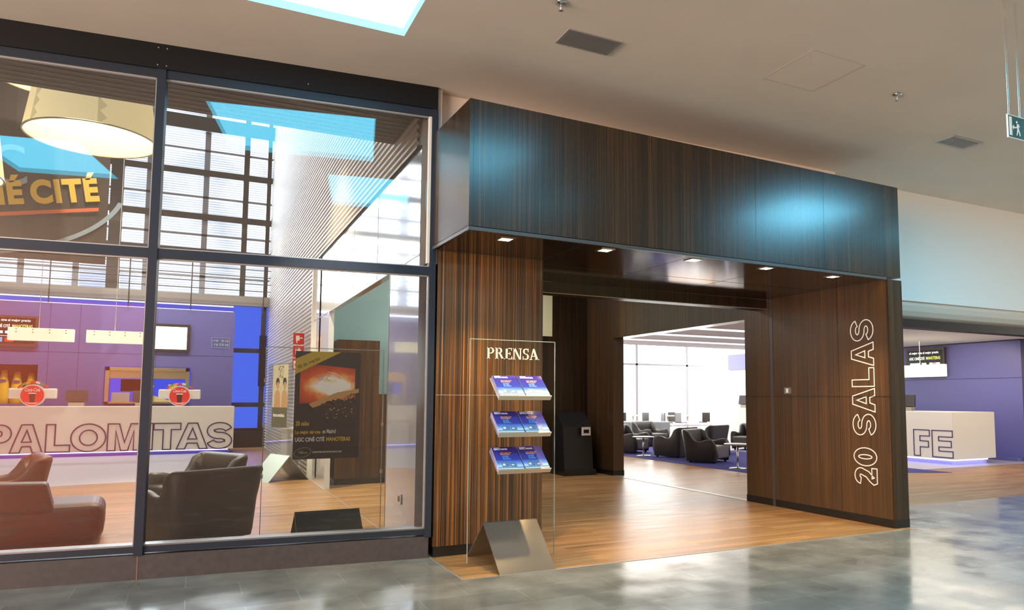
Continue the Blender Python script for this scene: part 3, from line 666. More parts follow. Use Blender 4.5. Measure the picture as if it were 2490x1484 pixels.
for si, (zt, nm) in enumerate(SH):
    # tray: back edge at the glass, sloping down to the viewer
    q = bpy.data.objects.new('tray', None); COL.objects.link(q); q.parent = ps; q.location = (.19, -.018, zt - .035); q.rotation_euler = (tilt, 0, 0)
    MB().box(0, .53, -.31, 0, -.005, 0).obj('tray_plate', M_chrome, q)
    MB().box(0, .53, -.315, -.308, -.005, .045).obj('tray_lip', P('tray_lip%d' % si, (.55, .52, .42), .3, .5), q)
    base = Matrix.Translation((2.49, 6.472, zt - .035)) @ Matrix.Rotation(tilt, 4, 'X')
    for k, side in enumerate(('left', 'right')):
        for j in range(5):
            last = j == 4
            lab = f'blue magazine on top of the {side} pile on the {nm} shelf of the press stand' if last else f'magazine under the top one in the {side} pile on the {nm} press shelf'
            mg = thing('magazine', lab, 'magazine', group='magazines on the press stand')
            mg.matrix_world = base @ Matrix.Translation((.012 + k * .262, -.30, .001 + j * .0085)) @ Matrix.Rotation(random.uniform(-.012, .012), 4, 'Z')
            MB().box(0, .245, 0, .29, 0, .0066).obj('pages', M_pages, mg)
            MB().box(-.001, .246, -.001, .291, .0066, .0082).obj('cover', M_cover, mg)
            if last:
                ax = (Vector((1, 0, 0)), Vector((0, 1, 0)), Vector((0, 0, 1)))
                text('title', 'ESPECTADOR', M_paper, mg, (.018, .250, .0083), .135, .020, ax, .0005, bold=.02)
                text('headline', 'UGC CINE CITE\nMANOTERAS', M_ora, mg, (.065, .185, .0083), .11, .033, ax, .0005, bold=.015)
                text('subtitle', 'LO MEJOR\nDEL CINE\nEN MADRID', M_lbl, mg, (.075, .125, .0083), .075, .05, ax, .0005, bold=.01)
                m = MB(); m.prism([(.04, .03), (.115, .03), (.115, .085), (.04, .098)], 'z', .0083, .0088); m.prism([(.12, .03), (.185, .028), (.185, .08), (.12, .082)], 'z', .0083, .0088); m.obj('building_print', M_bld, mg)
                m = MB(); m.box(.0, .245, .0, .012, .0083, .0086); m.box(.05, .075, .045, .07, .0088, .0091); m.box(.135, .16, .045, .06, .0088, .0091); m.box(.018, .08, .276, .281, .0083, .0086); m.obj('white_print', M_sil, mg)

# --- poster stand just inside the glass
pt = thing('poster_stand', 'glass poster stand with 30 de marzo film poster behind the window', 'stand', (.63, 7.86, 0), -.0)
MB().box(0, 1.18, -.006, .006, .03, 2.06).obj('glass_panel', M_clear, pt)
m = MB()
for a in ((0, 1.18, 2.055, 2.062), (-.003, .003, .03, 2.06), (1.177, 1.183, .03, 2.06)): m.box(a[0], a[1], -.006, .006, a[2], a[3])
m.obj('polished_edge', M_gedge, pt)
m = MB()
for x in (0, 1.18):
    for z in (.75, 1.25, 1.7): m.box(x - .01, x + .01, -.012, .012, z, z + .04)
m.obj('clip', M_chrome, pt)
o = tent(pt, .32, .96, .40, .45, .45); o.data.materials[0] = P('dark_mirror', (.05, .05, .045), .12, .6)
po = bpy.data.objects.new('poster', None); COL.objects.link(po); po.parent = pt; po.location = (.28, -.012, .925)
PW, PH = .655, 1.10
mm, tt, bb = nt('poster_picture'); tc = N(tt, 'ShaderNodeTexCoord'); mp = N(tt, 'ShaderNodeMapping'); mp.inputs['Location'].default_value = (-.58, 0, -.66); mp.inputs['Scale'].default_value = (1.0, 0, 1.5)
tt.links.new(tc.outputs['Generated'], mp.inputs[0]); gr = N(tt, 'ShaderNodeTexGradient', gradient_type='SPHERICAL')
nz = N(tt, 'ShaderNodeTexNoise'); nz.inputs['Scale'].default_value = 6; tt.links.new(tc.outputs['Generated'], nz.inputs[0])
md = N(tt, 'ShaderNodeMixRGB'); md.inputs[0].default_value = .22; tt.links.new(mp.outputs[0], md.inputs[1]); tt.links.new(nz.outputs['Color'], md.inputs[2])
sb = N(tt, 'ShaderNodeVectorMath', operation='SUBTRACT'); sb.inputs[1].default_value = (.11, .11, .11); tt.links.new(md.outputs[0], sb.inputs[0]); tt.links.new(sb.outputs[0], gr.inputs[0])
rr_ = ramp(tt, [(.22, (.03, .008, .004)), (.38, (.40, .04, .01)), (.58, (.75, .10, .02)), (.70, (.95, .45, .15)), (.78, (1, .88, .80))]); tt.links.new(gr.outputs['Fac'], rr_.inputs[0])
tt.links.new(rr_.outputs[0], bb.inputs['Base Color']); bb.inputs['Roughness'].default_value = .5
MB().box(0, PW, -.002, 0, 0, PH).obj('sheet', P('poster_black', (.012, .016, .018), .5), po)
def quad(name, pts, mat, d=.0025): m = MB(); m.prism(pts, 'y', -d - .001, -d); return m.obj(name, mat, po)
quad('picture', [(.05, .56), (.60, .62), (.60, .93), (.05, .98)], mm, .0022)
quad('band', [(0, .86), (0, 1.02), (.17, 1.10), (.45, 1.10)], P('poster_gold', (.50, .32, .03), .5), .0035)
quad('screen_edge', [(.18, .52), (.64, .68), (.64, .72), (.42, .68), (.14, .56)], P('poster_glow', (.55, .28, .10), .5), .003)
m = MB(); random.seed(3)
for i in range(150):
    u = random.random(); x = .27 + .37 * u; top = .56 + .13 * u; zz = top - random.random() ** 1.3 * (.16 + .1 * u); r = random.uniform(.006, .012)
    m.prism([(x + r * math.cos(R(60 * k)), zz + r * math.sin(R(60 * k))) for k in range(6)], 'y', -.0045, -.0035)
tag(m.obj('audience_print', P('print_heads', (.05, .035, .02), .6), po), None, kind='stuff')
m = MB()
for i in range(26):
    u = random.random(); x = .3 + .33 * u; zz = .56 + .13 * u - random.random() * .22; r = random.uniform(.006, .014)
    m.prism([(x, zz), (x + r, zz + .002), (x + r, zz + r), (x, zz + r * .8)], 'y', -.0052, -.0046)
m.obj('highlight_print', P('print_gold', (.55, .45, .2), .6), po)
text('date_lettering', '30 de marzo', P('print_dark', (.03, .03, .02), .5), po, (.03, -.0046, .915), .235, .036, rot=R(26), depth=.001, bold=.01)
text('line_lettering', '20 salas', M_yellow, po, (.02, -.004, .34), .13, .045, depth=.001, bold=.01)
text('line_lettering', 'Lo mejor del cine', M_yellow, po, (.02, -.004, .245), .245, .048, depth=.001, bold=.01)
text('line_lettering', 'en Madrid', M_paper, po, (.285, -.004, .258), .13, .042, depth=.001, bold=.01)
text('line_lettering', 'UGC CINÉ CITÉ', M_paper, po, (.02, -.004, .178), .285, .052, depth=.001, bold=.015)
text('line_lettering', 'MANOTERAS', M_yellow, po, (.325, -.004, .178), .24, .042, depth=.001, bold=.015)
text('line_lettering', 'COMPARTIMOS MUCHO MAS QUE EL CINE', M_paper, po, (.19, -.004, .058), .29, .020, depth=.001, bold=.015)
text('logo_print', 'UGC', M_bluegrey, po, (.052, -.004, .066), .05, .022, depth=.001, bold=.01)
text('logo_print', 'CINECITE', M_yellow, po, (.068, -.005, .058), .075, .012, depth=.001, bold=.02)
def ring(name, mat, par, cx, cz, rx, rz, w, y0, y1, a0=0, a1=360, rot=0, n=36):
    m = MB()
    for k in range(n):
        pts = []
        for (a, ww) in ((a0 + (a1 - a0) * k / n, 0), (a0 + (a1 - a0) * (k + 1) / n, 0), (a0 + (a1 - a0) * (k + 1) / n, w), (a0 + (a1 - a0) * k / n, w)):
            u, v = (rx - ww) * math.cos(R(a)), (rz - ww) * math.sin(R(a))
            pts.append((cx + u * math.cos(rot) - v * math.sin(rot), cz + u * math.sin(rot) + v * math.cos(rot)))
        m.prism(pts, 'y', y0, y1)
    return m.obj(name, mat, par)
ring('logo_ring', M_bluegrey, po, .095, .068, .085, .048, .004, -.005, -.004, rot=R(12))
ring('logo_ring', M_paper, po, .33, .78, .17, .11, .004, -.004, -.003, -100, 100, rot=R(-8))
text('logo_print', 'UGC', P('print_mauve', (.45, .32, .36), .5), po, (.23, -.004, .80), .12, .055, depth=.001)
text('logo_print', 'CINECITE', P('print_lemon', (.80, .70, .08), .5), po, (.28, -.0045, .785), .13, .024, depth=.001, bold=.02)

# --- far stand with the other poster
ft = thing('poster_stand', 'distant steel based glass stand with a poster of two men', 'stand', (1.50, 14.85, 0), R(-69))
MB().box(-.60, .42, -.006, .006, .03, 2.2).obj('glass_panel', M_clear, ft)
o = tent(ft, -.38, .38, .47, .40, .40); o.data.materials[0] = P('pale_mirror', (.38, .40, .30), .3, .6)
fp = bpy.data.objects.new('poster', None); COL.objects.link(fp); fp.parent = ft; fp.location = (-.36, -.012, .98)
MB().box(0, .60, -.002, 0, 0, 1.2).obj('sheet', P('poster_cream', (.52, .50, .38), .5), fp)
MB().box(0, .60, -.003, -.002, 0, .38).obj('dark_foot', P('poster_olive', (.10, .11, .07), .5), fp)
m = MB()
for cx in (.20, .48): m.prism([(cx + .07 * math.cos(R(30 * k)), .86 + .09 * math.sin(R(30 * k))) for k in range(12)], 'y', -.004, -.003)
m.obj('hair_print', P('print_black', (.02, .02, .02), .6), fp)
m = MB()
for cx in (.20, .48): m.prism([(cx + .01 + .05 * math.cos(R(30 * k)), .80 + .07 * math.sin(R(30 * k))) for k in range(12)], 'y', -.005, -.004).prism([(cx - .12, .38), (cx + .12, .38), (cx + .1, .66), (cx, .73), (cx - .1, .66)], 'y', -.0045, -.0035)
m.obj('figure_print', P('print_skin', (.45, .28, .14), .6), fp)
m = MB(); random.seed(5)
for i in range(40): x = .22 + random.random() * .2; z = .92 + random.random() * .25; m.box(x, x + .02, -.006, -.005, z, z + .012)
m.obj('pattern_print', P('print_pattern', (.06, .06, .06), .6), fp)
text('line_lettering', 'letra-música', M_paper, fp, (.06, -.004, .2), .44, .07, depth=.001, bold=.02)
t = thing('pedestal', 'slim pale pedestal behind the poster stands', 'pedestal', (1.78, 15.8, 0), R(-69))
MB().box(-.13, .13, -.13, .13, 0, .9).obj('column', M_plastic, t, bevel=.01); MB().box(-.17, .17, -.17, .17, .9, .93).obj('top', M_plastic, t)

# --- fire signs by the corrugated wall
for i, (z, lab) in enumerate(((2.62, 'red alarm button sign, topmost of the three fire signs'), (2.36, 'red fire extinguisher sign, second of the three fire signs'), (2.10, 'red and white hose sign, lowest of the three fire signs'))):
    t = thing('fire_sign', lab, 'sign', (1.74, 15.5, z), group='red fire safety signs by the corrugated wall')
    MB().box(0, .21, 0, .008, 0, .23).obj('plate', M_red, t)
    m = MB()
    if i == 0: m.box(.05, .12, -.002, 0, .08, .18).box(.12, .18, -.002, 0, .12, .14).box(.06, .08, -.002, 0, .03, .08)
    elif i == 1: m.box(.08, .15, -.002, 0, .04, .16).box(.10, .13, -.002, 0, .16, .19).box(.05, .065, -.002, 0, .06, .17)
    else: m.box(.02, .19, -.001, 0, .03, .19)
    m.obj('symbol', M_paper, t)
    if i == 2: ring('hose_symbol', M_red, t, .105, .11, .06, .06, .02, -.003, -.001)
MB_ = MB(); MB_.tube((1.86, 15.52, 0), (1.86, 15.52, 2.9), .012)
o = MB_.obj('sign_pole', M_plastic); tag(o, 'thin pale pole carrying the red fire signs', 'pole')
t = thing('fire_extinguisher', 'red fire extinguisher on floor behind the film poster stand', 'extinguisher', (1.80, 16.2, 0))
MB().lathe([(.06, 0), (.085, .02), (.085, .48), (.05, .56), (.02, .58)], n=20).obj('cylinder', M_red, t)
MB().tube((0, 0, .58), (0, 0, .64), .02).box(-.06, .03, -.012, .012, .62, .645).obj('valve', M_black, t)

# --- armchairs
def armchair(label, mat, mat_in, group, w=.48, d=.44, hb=.80, ha=.57):
    t = thing('armchair', label, 'armchair', group=group)
    # plan path of the shell (outer), from front left round the back to front right
    path = []
    def add(p): path.append(p)
    rb = .10; rf = .12
    for k in range(6): a = R(270 - 90 * k / 5 * 1); add((-w + rf + rf * math.cos(a) * 1.0, -d + rf + rf * math.sin(a)))
    for k in range(1, 9): add((-w, -d + rf + (2 * d - rf - rb) * k / 9))
    for k in range(7): a = R(180 - 90 * k / 6); add((-w + rb + rb * math.cos(a), d - rb + rb * math.sin(a)))
    for k in range(1, 6): add((-w + rb + (2 * (w - rb)) * k / 12, d))
    half = path[:]; path = half + [(0, d)] + [(-x, y) for x, y in reversed(half)]
    # arc length, height profile
    n = len(path); L_ = [0]
    for a, b in zip(path, path[1:]): L_.append(L_[-1] + math.dist(a, b))
    tot = L_[-1]
    def ht(s):
        s = min(s, tot - s)
        K = [(0, ha * .55), (.07, ha * .82), (.20, ha), (.34, ha * .99), (.52, ha * .90), (.62, ha * .93), (.82, hb * .96), (.92, hb), (9, hb)]
        for (a, x), (b, y) in zip(K, K[1:]):
            if s <= b:
                u = (s - a) / (b - a); u = u * u * (3 - 2 * u); return x + (y - x) * u
    m = MB(); rows = []; TH = .12
    for i, (x, y) in enumerate(path):
        p0 = path[max(0, i - 1)]; p1 = path[min(n - 1, i + 1)]; tx, ty = p1[0] - p0[0], p1[1] - p0[1]; l = math.hypot(tx, ty); nx, ny = -ty / l, tx / l
        if nx * x + ny * (y) < 0 and abs(x) > .1: nx, ny = -nx, -ny
        if abs(x) <= .1: nx, ny = 0, 1
        h = ht(L_[i]); back = max(0, (h - ha)) * .25
        ring_ = []
        for o_, z in ((-.045, .04), (-.03, .12), (.0, h * .55), (.0 + back, h - .05), (-.01 + back, h - .012), (-.03 + back, h), (-TH + .04 + back, h - .004), (-TH + .01 + back * .6, h - .035), (-TH - .005, h * .75), (-TH, .30)):
            ring_.append(m.bm.verts.new((x + nx * o_, y + ny * o_, z)))
        rows.append(ring_)
    for a, b in zip(rows, rows[1:]):
        for k in range(len(a) - 1):
            f = m.bm.faces.new((a[k], b[k], b[k + 1], a[k + 1])); f.smooth = True; f.material_index = 0
    for rw_ in (rows[0], rows[-1][::-1]):
        f = m.bm.faces.new(rw_)
    m.obj('shell', mat, t)
    m = MB(); m.box(-w + .09, w - .09, -d + .02, d - .09, .10, .42); m.obj('seat', mat_in, t, bevel=.045, seg=3)
    for x in (-w + .14, w - .14):
        for y in (-d + .12, d - .14): MB().tube((x, y, 0), (x, y, .08), .03, 10).obj('foot', M_black, t)
    return t
G1 = 'sculpted armchairs in the lounge beyond the portal'
c1 = armchair('black armchair with low wavy arms just inside the window, nearest the glass', M_leather, M_leather, 'sculpted armchairs in the lobby behind the window')
c1.location = (.07, 9.0, 0); c1.rotation_euler = (0, 0, R(-150))
dup(c1, (.03, 10.75, 0), R(-60), 'black armchair turned left, behind the nearest one inside the window')
c3 = armchair('brown armchair at far left behind the low brown sofa', M_leatherb, M_leatherb, 'sculpted armchairs in the lobby behind the window')
c3.location = (-2.15, 11.5, 0); c3.rotation_euler = (0, 0, R(-75))
g0 = armchair('dark armchair nearest the lounge opening beside the small round table', M_leather, M_leatherg, G1)
LC = [(11.4, 14.6, 28, None), (11.65, 16.35, 205, 'dark armchair seen from behind, second from the left in the lounge'),
      (11.35, 18.1, 30, 'dark armchair partly hidden by the left edge of the lounge opening'),
      (13.6, 20.4, 15, 'grey armchair further back above the one seen from behind'),
      (13.5, 17.3, 200, 'grey armchair with its back showing right behind the nearest armchair'),
      (15.3, 17.5, -70, 'grey armchair facing left near the lounge opening right edge'),
      (11.15, 11.9, 120, 'dark armchair cut off by the pier at the lounge opening right edge')]
for i, (x, y, r, lab) in enumerate(LC):
    if i == 0: g0.location = (x, y, 0); g0.rotation_euler = (0, 0, R(r))
    else: dup(g0, (x, y, 0), R(r), lab)
# small round tables
def rtable(label, loc, h=.52, r=.30):
    t = thing('side_table', label, 'table', loc, group='small round side tables in the lounge')
    MB().lathe([(.001, h - .03), (r - .03, h - .03), (r, h - .015), (r, h), (.001, h)], n=32, caps=False).obj('tabletop', P('table_edge_%d' % len(MATS), (.5, .48, .40), .3), t)
    MB().tube((0, 0, .02), (0, 0, h - .03), .022, 12).obj('stem', M_chrome, t)
    MB().lathe([(.001, 0), (.20, 0), (.20, .012), (.03, .025), (.001, .025)], n=28, caps=False).obj('base', M_chrome, t)
rtable('round side table with steel stem in front of the nearest lounge armchair', (10.98, 12.98, 0), .55)
rtable('round side table between the two left armchairs', (11.05, 16.95, 0))
rtable('round side table behind the nearest lounge armchair', (14.4, 18.7, 0))
# low brown sofa in the lobby
t = thing('sofa', 'low brown sofa with its back to the window at far left', 'sofa', (-1.95, 9.55, 0), R(4))
MB().box(-1.3, 1.12, -.42, .45, .02, .43).obj('seat', M_leatherb, t, bevel=.12, seg=6)
MB().prism([(-1.3, .36), (.68, .36), (.60, .66), (-1.3, .72)], 'y', -.45, -.20).obj('backrest', M_leatherb, t, bevel=.03, seg=3)
# long grey bench in lounge
t = thing('sofa', 'long grey curved bench at the left of the lounge', 'sofa', (13.6, 22.5, 0), R(-25))
m = MB(); m.box(-1.8, 1.8, -.4, .4, .03, .42); m.obj('seat', M_leatherg, t, bevel=.08, seg=3)
m = MB(); m.box(-1.8, 1.8, -.48, -.28, .3, .76); m.obj('backrest', P('bench_grey', (.30, .33, .34), .5), t, bevel=.05, seg=3)
# dining tables and chairs by the lounge window
def chair(label, loc, rot):
    t = thing('dining_chair', label, 'chair', loc, rot, 'dark chairs at the far window tables')
    MB().box(-.2, .2, -.2, .2, .43, .47).obj('seat', M_pos, t); MB().box(-.2, .2, .18, .22, .47, .90).obj('backrest', M_pos, t)
    for x in (-.18, .18):
        for y in (-.18, .18): MB().tube((x, y, 0), (x, y, .43), .014, 6).obj('leg', M_chrome, t)
    return t
d0 = None
for i, (x, y, r, lab) in enumerate(((19.2, 29.0, 10, 'dark chair at the right end of the left window table'), (17.9, 29.2, -20, 'dark chair before the left window table'), (19.7, 28.2, 80, 'dark chair left of the right window table'),
                                     (20.5, 28.2, 10, 'dark chair before the right window table'), (21.95, 28.3, -60, 'dark chair at the right end of the right window table'), (20.9, 29.75, 180, 'dark chair behind the right window table'))):
    if d0 is None: d0 = chair(lab, (x, y, 0), R(r))
    else: dup(d0, (x, y, 0), R(r), lab)
for x, y, lab in ((18.4, 30.0, 'long dining table under the left lounge window'), (20.8, 28.9, 'long dining table under the middle lounge window')):
    t = thing('dining_table', lab, 'table', (x, y, 0), R(-20), 'dining tables by the lounge window')
    MB().box(-.8, .8, -.35, .35, .72, .76).obj('tabletop', M_counter, t)
    for a in (-.5, .5): MB().tube((a, 0, 0), (a, 0, .72), .03, 8).obj('leg', M_chrome, t)

# --- popcorn counter
pc = thing('popcorn_counter', 'long white counter lettered PALOMITAS at the back of the lobby', 'counter', (0, 22.5, 0))
MB().box(-7.9, 1.03, 0, .8, .12, 1.30).obj('body', M_counter, pc, bevel=.012)
MB().box(-7.9, .95, .1, .75, 0, .12).obj('plinth', P('plinth_violet', (.10, .08, .30), .5), pc)
MB().box(-7.9, .9, .02, .05, .095, .115).obj('light_strip', M_led, pc)
outline_text('lettering', [('P', -4.64, -4.03), ('A', -4.05, -3.38), ('L', -3.314, -2.80), ('O', -2.785, -2.02), ('M', -1.98, -1.207), ('I', -1.14, -.95), ('T', -.931, -.289), ('A', -.378, .379), ('S', .355, .992)], M_ink, pc, (0, -.001, .14), .70, .27, .030, '-y', .012)
def dispenser(label, x):
    t = thing('soda_dispenser', label, 'dispenser', (x, 22.85, 1.30), group='red round soda dispensers on the popcorn counter')
    m = MB(); m.prism([(.28 * math.cos(R(10 * k)), .282 + .28 * math.sin(R(10 * k))) for k in range(36)], 'y', -.06, .06); m.obj('rim', M_plastic, t)
    m = MB(); m.prism([(.25 * math.cos(R(10 * k)), .282 + .25 * math.sin(R(10 * k))) for k in range(36)], 'y', -.07, -.06); m.obj('red_disc', M_redlit, t)
    MB().box(-.52, .52, -.03, .05, .20, .46).obj('side_panel', M_plastic, t, bevel=.03)
    text('logo_lettering', 'Coca-Cola', M_paper, t, (-.16, -.071, .38), .32, .09, depth=.004, shear=.35, bold=.01)
    MB().prism([(-.07, .32), (.07, .32), (.05, .10), (-.05, .10)], 'y', -.075, -.07).obj('glass_picture', P('print_cola', (.06, .012, .01), .4), t)
    m = MB(); m.prism([(-.08, .32), (.08, .32), (.08, .345), (-.08, .345)], 'y', -.078, -.07); m.prism([(-.17, .12), (-.08, .07), (.08, .07), (.17, .12), (.08, .09), (-.08, .09)], 'y', -.078, -.07); m.obj('white_print', M_paper, t)
    cs = [(.7, .05, .03), (.1, .35, .08), (.8, .3, .05), (.7, .05, .03), (.75, .7, .6), (.1, .3, .12), (.7, .05, .03)]
    for k in range(7):
        a0, a1 = R(132 - 12 * k), R(121 - 12 * k)
        MB().prism([(.50 * math.cos(a0), .05 + .60 * math.sin(a0)), (.50 * math.cos(a1), .05 + .60 * math.sin(a1)), (.47 * math.cos(a1), .05 + .54 * math.sin(a1)), (.47 * math.cos(a0), .05 + .54 * math.sin(a0))], 'y', -.02, .02).obj('flavour_label', MATS.get('lab%d' % k) or P('lab%d' % k, cs[k], .4), t)
dispenser('round red soda dispenser at the left end of the popcorn counter', -3.70)
dispenser('round red soda dispenser at the right part of the popcorn counter', -.36)
def register(label, loc, rot=0):
    t = thing('cash_register', label, 'register', loc, rot, 'dark touch screen cash registers')
    MB().box(-.17, .17, -.1, .15, 0, .10).obj('base', P('reg_base%d' % len(MATS), (.35, .32, .28), .4), t)
    MB().prism([(-.10, .12), (-.02, .42), (.06, .42), (.02, .10)], 'x', -.24, .24).obj('screen', M_pos, t)
    MB().box(-.06, .06, -.02, .06, .05, .14).obj('neck', M_pos, t)
register('dark cash register on the popcorn counter between dispensers', (-2.76, 22.95, 1.30))
register('dark cash register in front of the popcorn warmer', (-1.25, 22.95, 1.30))
# light boxes
def lightbox(label, loc, L_, rot=0, h=.30, top=3):
    t = thing('pendant_light', label, 'pendant light', loc, rot, 'glowing box lights hanging over the counters')
    MB().box(-L_ / 2, L_ / 2, -.08, .08, 0, h).obj('light_box', M_lightbox, t, bevel=.008)
    m = MB(); k = int(L_ / .27)
    for i in range(k):
        for z in (h * .65, h * .88): m.tube((-L_ / 2 + (i + .5) * L_ / k, -.088, z), (-L_ / 2 + (i + .5) * L_ / k, -.08, z), .014, 8)
    m.obj('screw_heads', M_goldsteel, t)
    for x in (-L_ * .05,): MB().tube((x, 0, h), (x, 0, h + top), .008, 6).obj('cable', M_plastic, t)
lightbox('long glowing box light over the left part of the popcorn counter', (-3.30, 21, 2.87), 1.30, top=9)
lightbox('long glowing box light left of the window mullion over the popcorn counter', (-1.75, 21, 2.87), 1.30, top=9)
lightbox('glowing box light hanging before the cafe menu screen', (16.8, 12.75, 2.14), 1.55, R(90), .31, .68)
lightbox('pale box light hanging in the lounge opening', (16.8, 19.2, 2.2), 1.6, R(90), .33, 2.07)
# screens
t = thing('television', 'wall television with blank white picture on the purple wall', 'television', (-.74, 24.2, 2.95))
MB().box(-.56, .56, 0, .08, -.06, .74).obj('bezel', M_pos, t); MB().box(-.52, .48, -.004, 0, .0, .66).obj('screen', M_scr, t)
def menu(label, loc, axes, rot):
    t = thing('menu_screen', label, 'screen', loc, rot, 'dark menu screens')
    MB().box(-.62, .62, 0, .08, -.08, .76).obj('bezel', P('bezel%d' % len(MATS), (.09, .06, .05), .4), t)
    MB().box(-.56, .56, -.004, 0, .0, .70).obj('screen', M_scrd, t)
    text('line_lettering', 'el mejor cine al mejor precio', M_textlit, t, (-.5, -.006, .58), .95, .09, depth=.002, bold=.01)
    text('line_lettering', 'UGC CINÉ CITÉ', M_textlit, t, (-.5, -.006, .43), .5, .10, depth=.002, bold=.02)
    text('line_lettering', 'MANOTERAS', M_textyel, t, (.05, -.006, .43), .45, .09, depth=.002, bold=.02)
    m = MB(); m.box(-.48, -.15, -.006, -.004, .27, .34); m.box(-.1, .05, -.006, -.004, .27, .34); m.box(.15, .48, -.006, -.004, .27, .34); m.box(-.52, .5, -.006, -.004, .20, .21); m.obj('price_rows', M_textlit, t)
    m = MB(); m.box(-.1, .1, -.006, -.004, .04, .16); m.box(.25, .36, -.006, -.004, .22, .34); m.obj('red_picture', emis('red_pic%d' % len(MATS), (.8, .05, .05), 1.0), t)
    m = MB(); m.box(-.5, -.15, -.006, -.004, .04, .16); m.obj('blue_picture', emis('blue_pic%d' % len(MATS), (.35, .5, .9), 1.0), t)
menu('menu screen on the purple wall above the yellow bottles', (-4.52, 24.2, 2.98), '-y', 0)
menu('menu screen on the purple wall of the cafe', (18.9, 14.1, 2.28), '-x', R(-90))
# bottles
for i, x in enumerate((-4.66, -4.36, -4.04)):
    t = thing('bottle', ['tall yellow bottle at left of the dark niche', 'tall yellow bottle in the middle of the dark niche', 'tall yellow bottle at right of the dark niche'][i], 'bottle', (x, 24.62, 1.2), group='yellow bottles in the niche')
    s = 1.0 - .03 * i
    MB().lathe([(.15, 0), (.15, .35 * s), (.13, .65 * s), (.085, .93 * s), (.075, 1.0 * s)], n=20).obj('body', M_bottle, t)
    MB().lathe([(.078, 1.0 * s), (.078, 1.06 * s), (.06, 1.07 * s)], n=16).obj('cap', M_orange, t)
    m = MB(); m.prism([(.09 * math.cos(R(20 * k)), .78 * s + .04 * math.sin(R(20 * k))) for k in range(18)], 'y', -.135, -.10); m.obj('label', P('bottle_label%d' % i, (.12, .08, .22), .4), t)
# popcorn warmer
t = thing('popcorn_warmer', 'steel framed popcorn warmer built into the purple wall', 'warmer', (-1.21, 24.22, 1.36))
m = MB(); m.box(-1.06, -.96, 0, .4, 0, 1.04); m.box(.96, 1.06, 0, .4, 0, 1.04); m.box(-1.06, 1.06, 0, .4, .94, 1.04); m.box(-1.06, 1.06, 0, .4, 0, .05); m.obj('frame', M_goldsteel, t)
m = MB(); m.box(-.96, .96, .05, .4, .72, .94); m.obj('hood', M_goldsteel, t)
for i in range(5): spot('warmer_lamp', (-1.21 - .8 + i * .4, 24.3, 2.26), (-1.21 - .8 + i * .4, 24.4, 1.4), 3, (1, .8, .4), 80)
MB().prism([(0 - .35 + 0, .05)] + [(-.35 + 1.2 * k / 12, .05 + .30 * math.sin(math.pi * min(1, k / 12 * .8 + .25)) * (1 - k / 13)) for k in range(13)] + [(.9, .05)], 'y', .1, .35).obj('popcorn', M_corn, t)['kind'] = 'stuff'
MB().box(-.9, -.45, .15, .4, .05, .32).obj('tray', M_alu, t)
m = MB(); m.box(-.7, -.2, .36, .39, .35, .7); m.obj('dark_box', M_black, t)
m = MB(); m.prism([(.0, .5), (.08, .42), (.16, .5), (.08, .58)], 'y', .10, .12); m.prism([(.52, .42), (.74, .42), (.74, .56), (.52, .56)], 'y', .10, .12); m.obj('price_tag', M_yellow, t)
# wall plate on purple wall
t = thing('wall_notice', 'small faint outlined notice on the purple wall', 'notice', (.36, 24.28, 3.02))
ring('outline', M_bluegrey, t, .29, .17, .36, .22, .015, -.004, 0, 45, 405, n=4)
for k in range(9):
    for z in (.07, .19):
        if k != 4 or z < .1: MB().box(.07 + k * .05, .07 + k * .05 + .012 + .012 * (k % 3), -.004, 0, z + .01 * (k % 2), z + .08).obj('faint_stroke', M_bluegrey, t)

# --- cafe counter
cc = thing('cafe_counter', 'white counter lettered CAFE with glowing plinth at far right', 'counter', (16.2, 11.4, 0))
MB().box(0, 1.6, 0, 8.8, .13, 1.26).obj('body', P('cafe_white', (.78, .74, .68), .4), cc, bevel=.01)
MB().box(.18, 1.5, .18, 8.7, 0, .13).obj('plinth', P('plinth_white', (.5, .48, .8), .5), cc)
m = MB(); m.box(.10, 1.4, .08, .11, .09, .12); m.box(.08, .11, .08, 8.7, .09, .12); m.obj('light_strip', M_led, cc)
outline_text('lettering', [('C', -.1, .48), ('A', .50, 1.20), ('F', 1.42, 1.86), ('E', 1.93, 2.47)], M_ink, cc, (-.001, 2.49, .17), .64, .27, .020, '-x', .01)
register('dark cash register on the cafe counter beside the pier', (16.9, 13.22, 1.26), R(-70))
register('dark cash register on the cafe counter seen through the lounge opening', (16.9, 19.5, 1.26), R(-70))

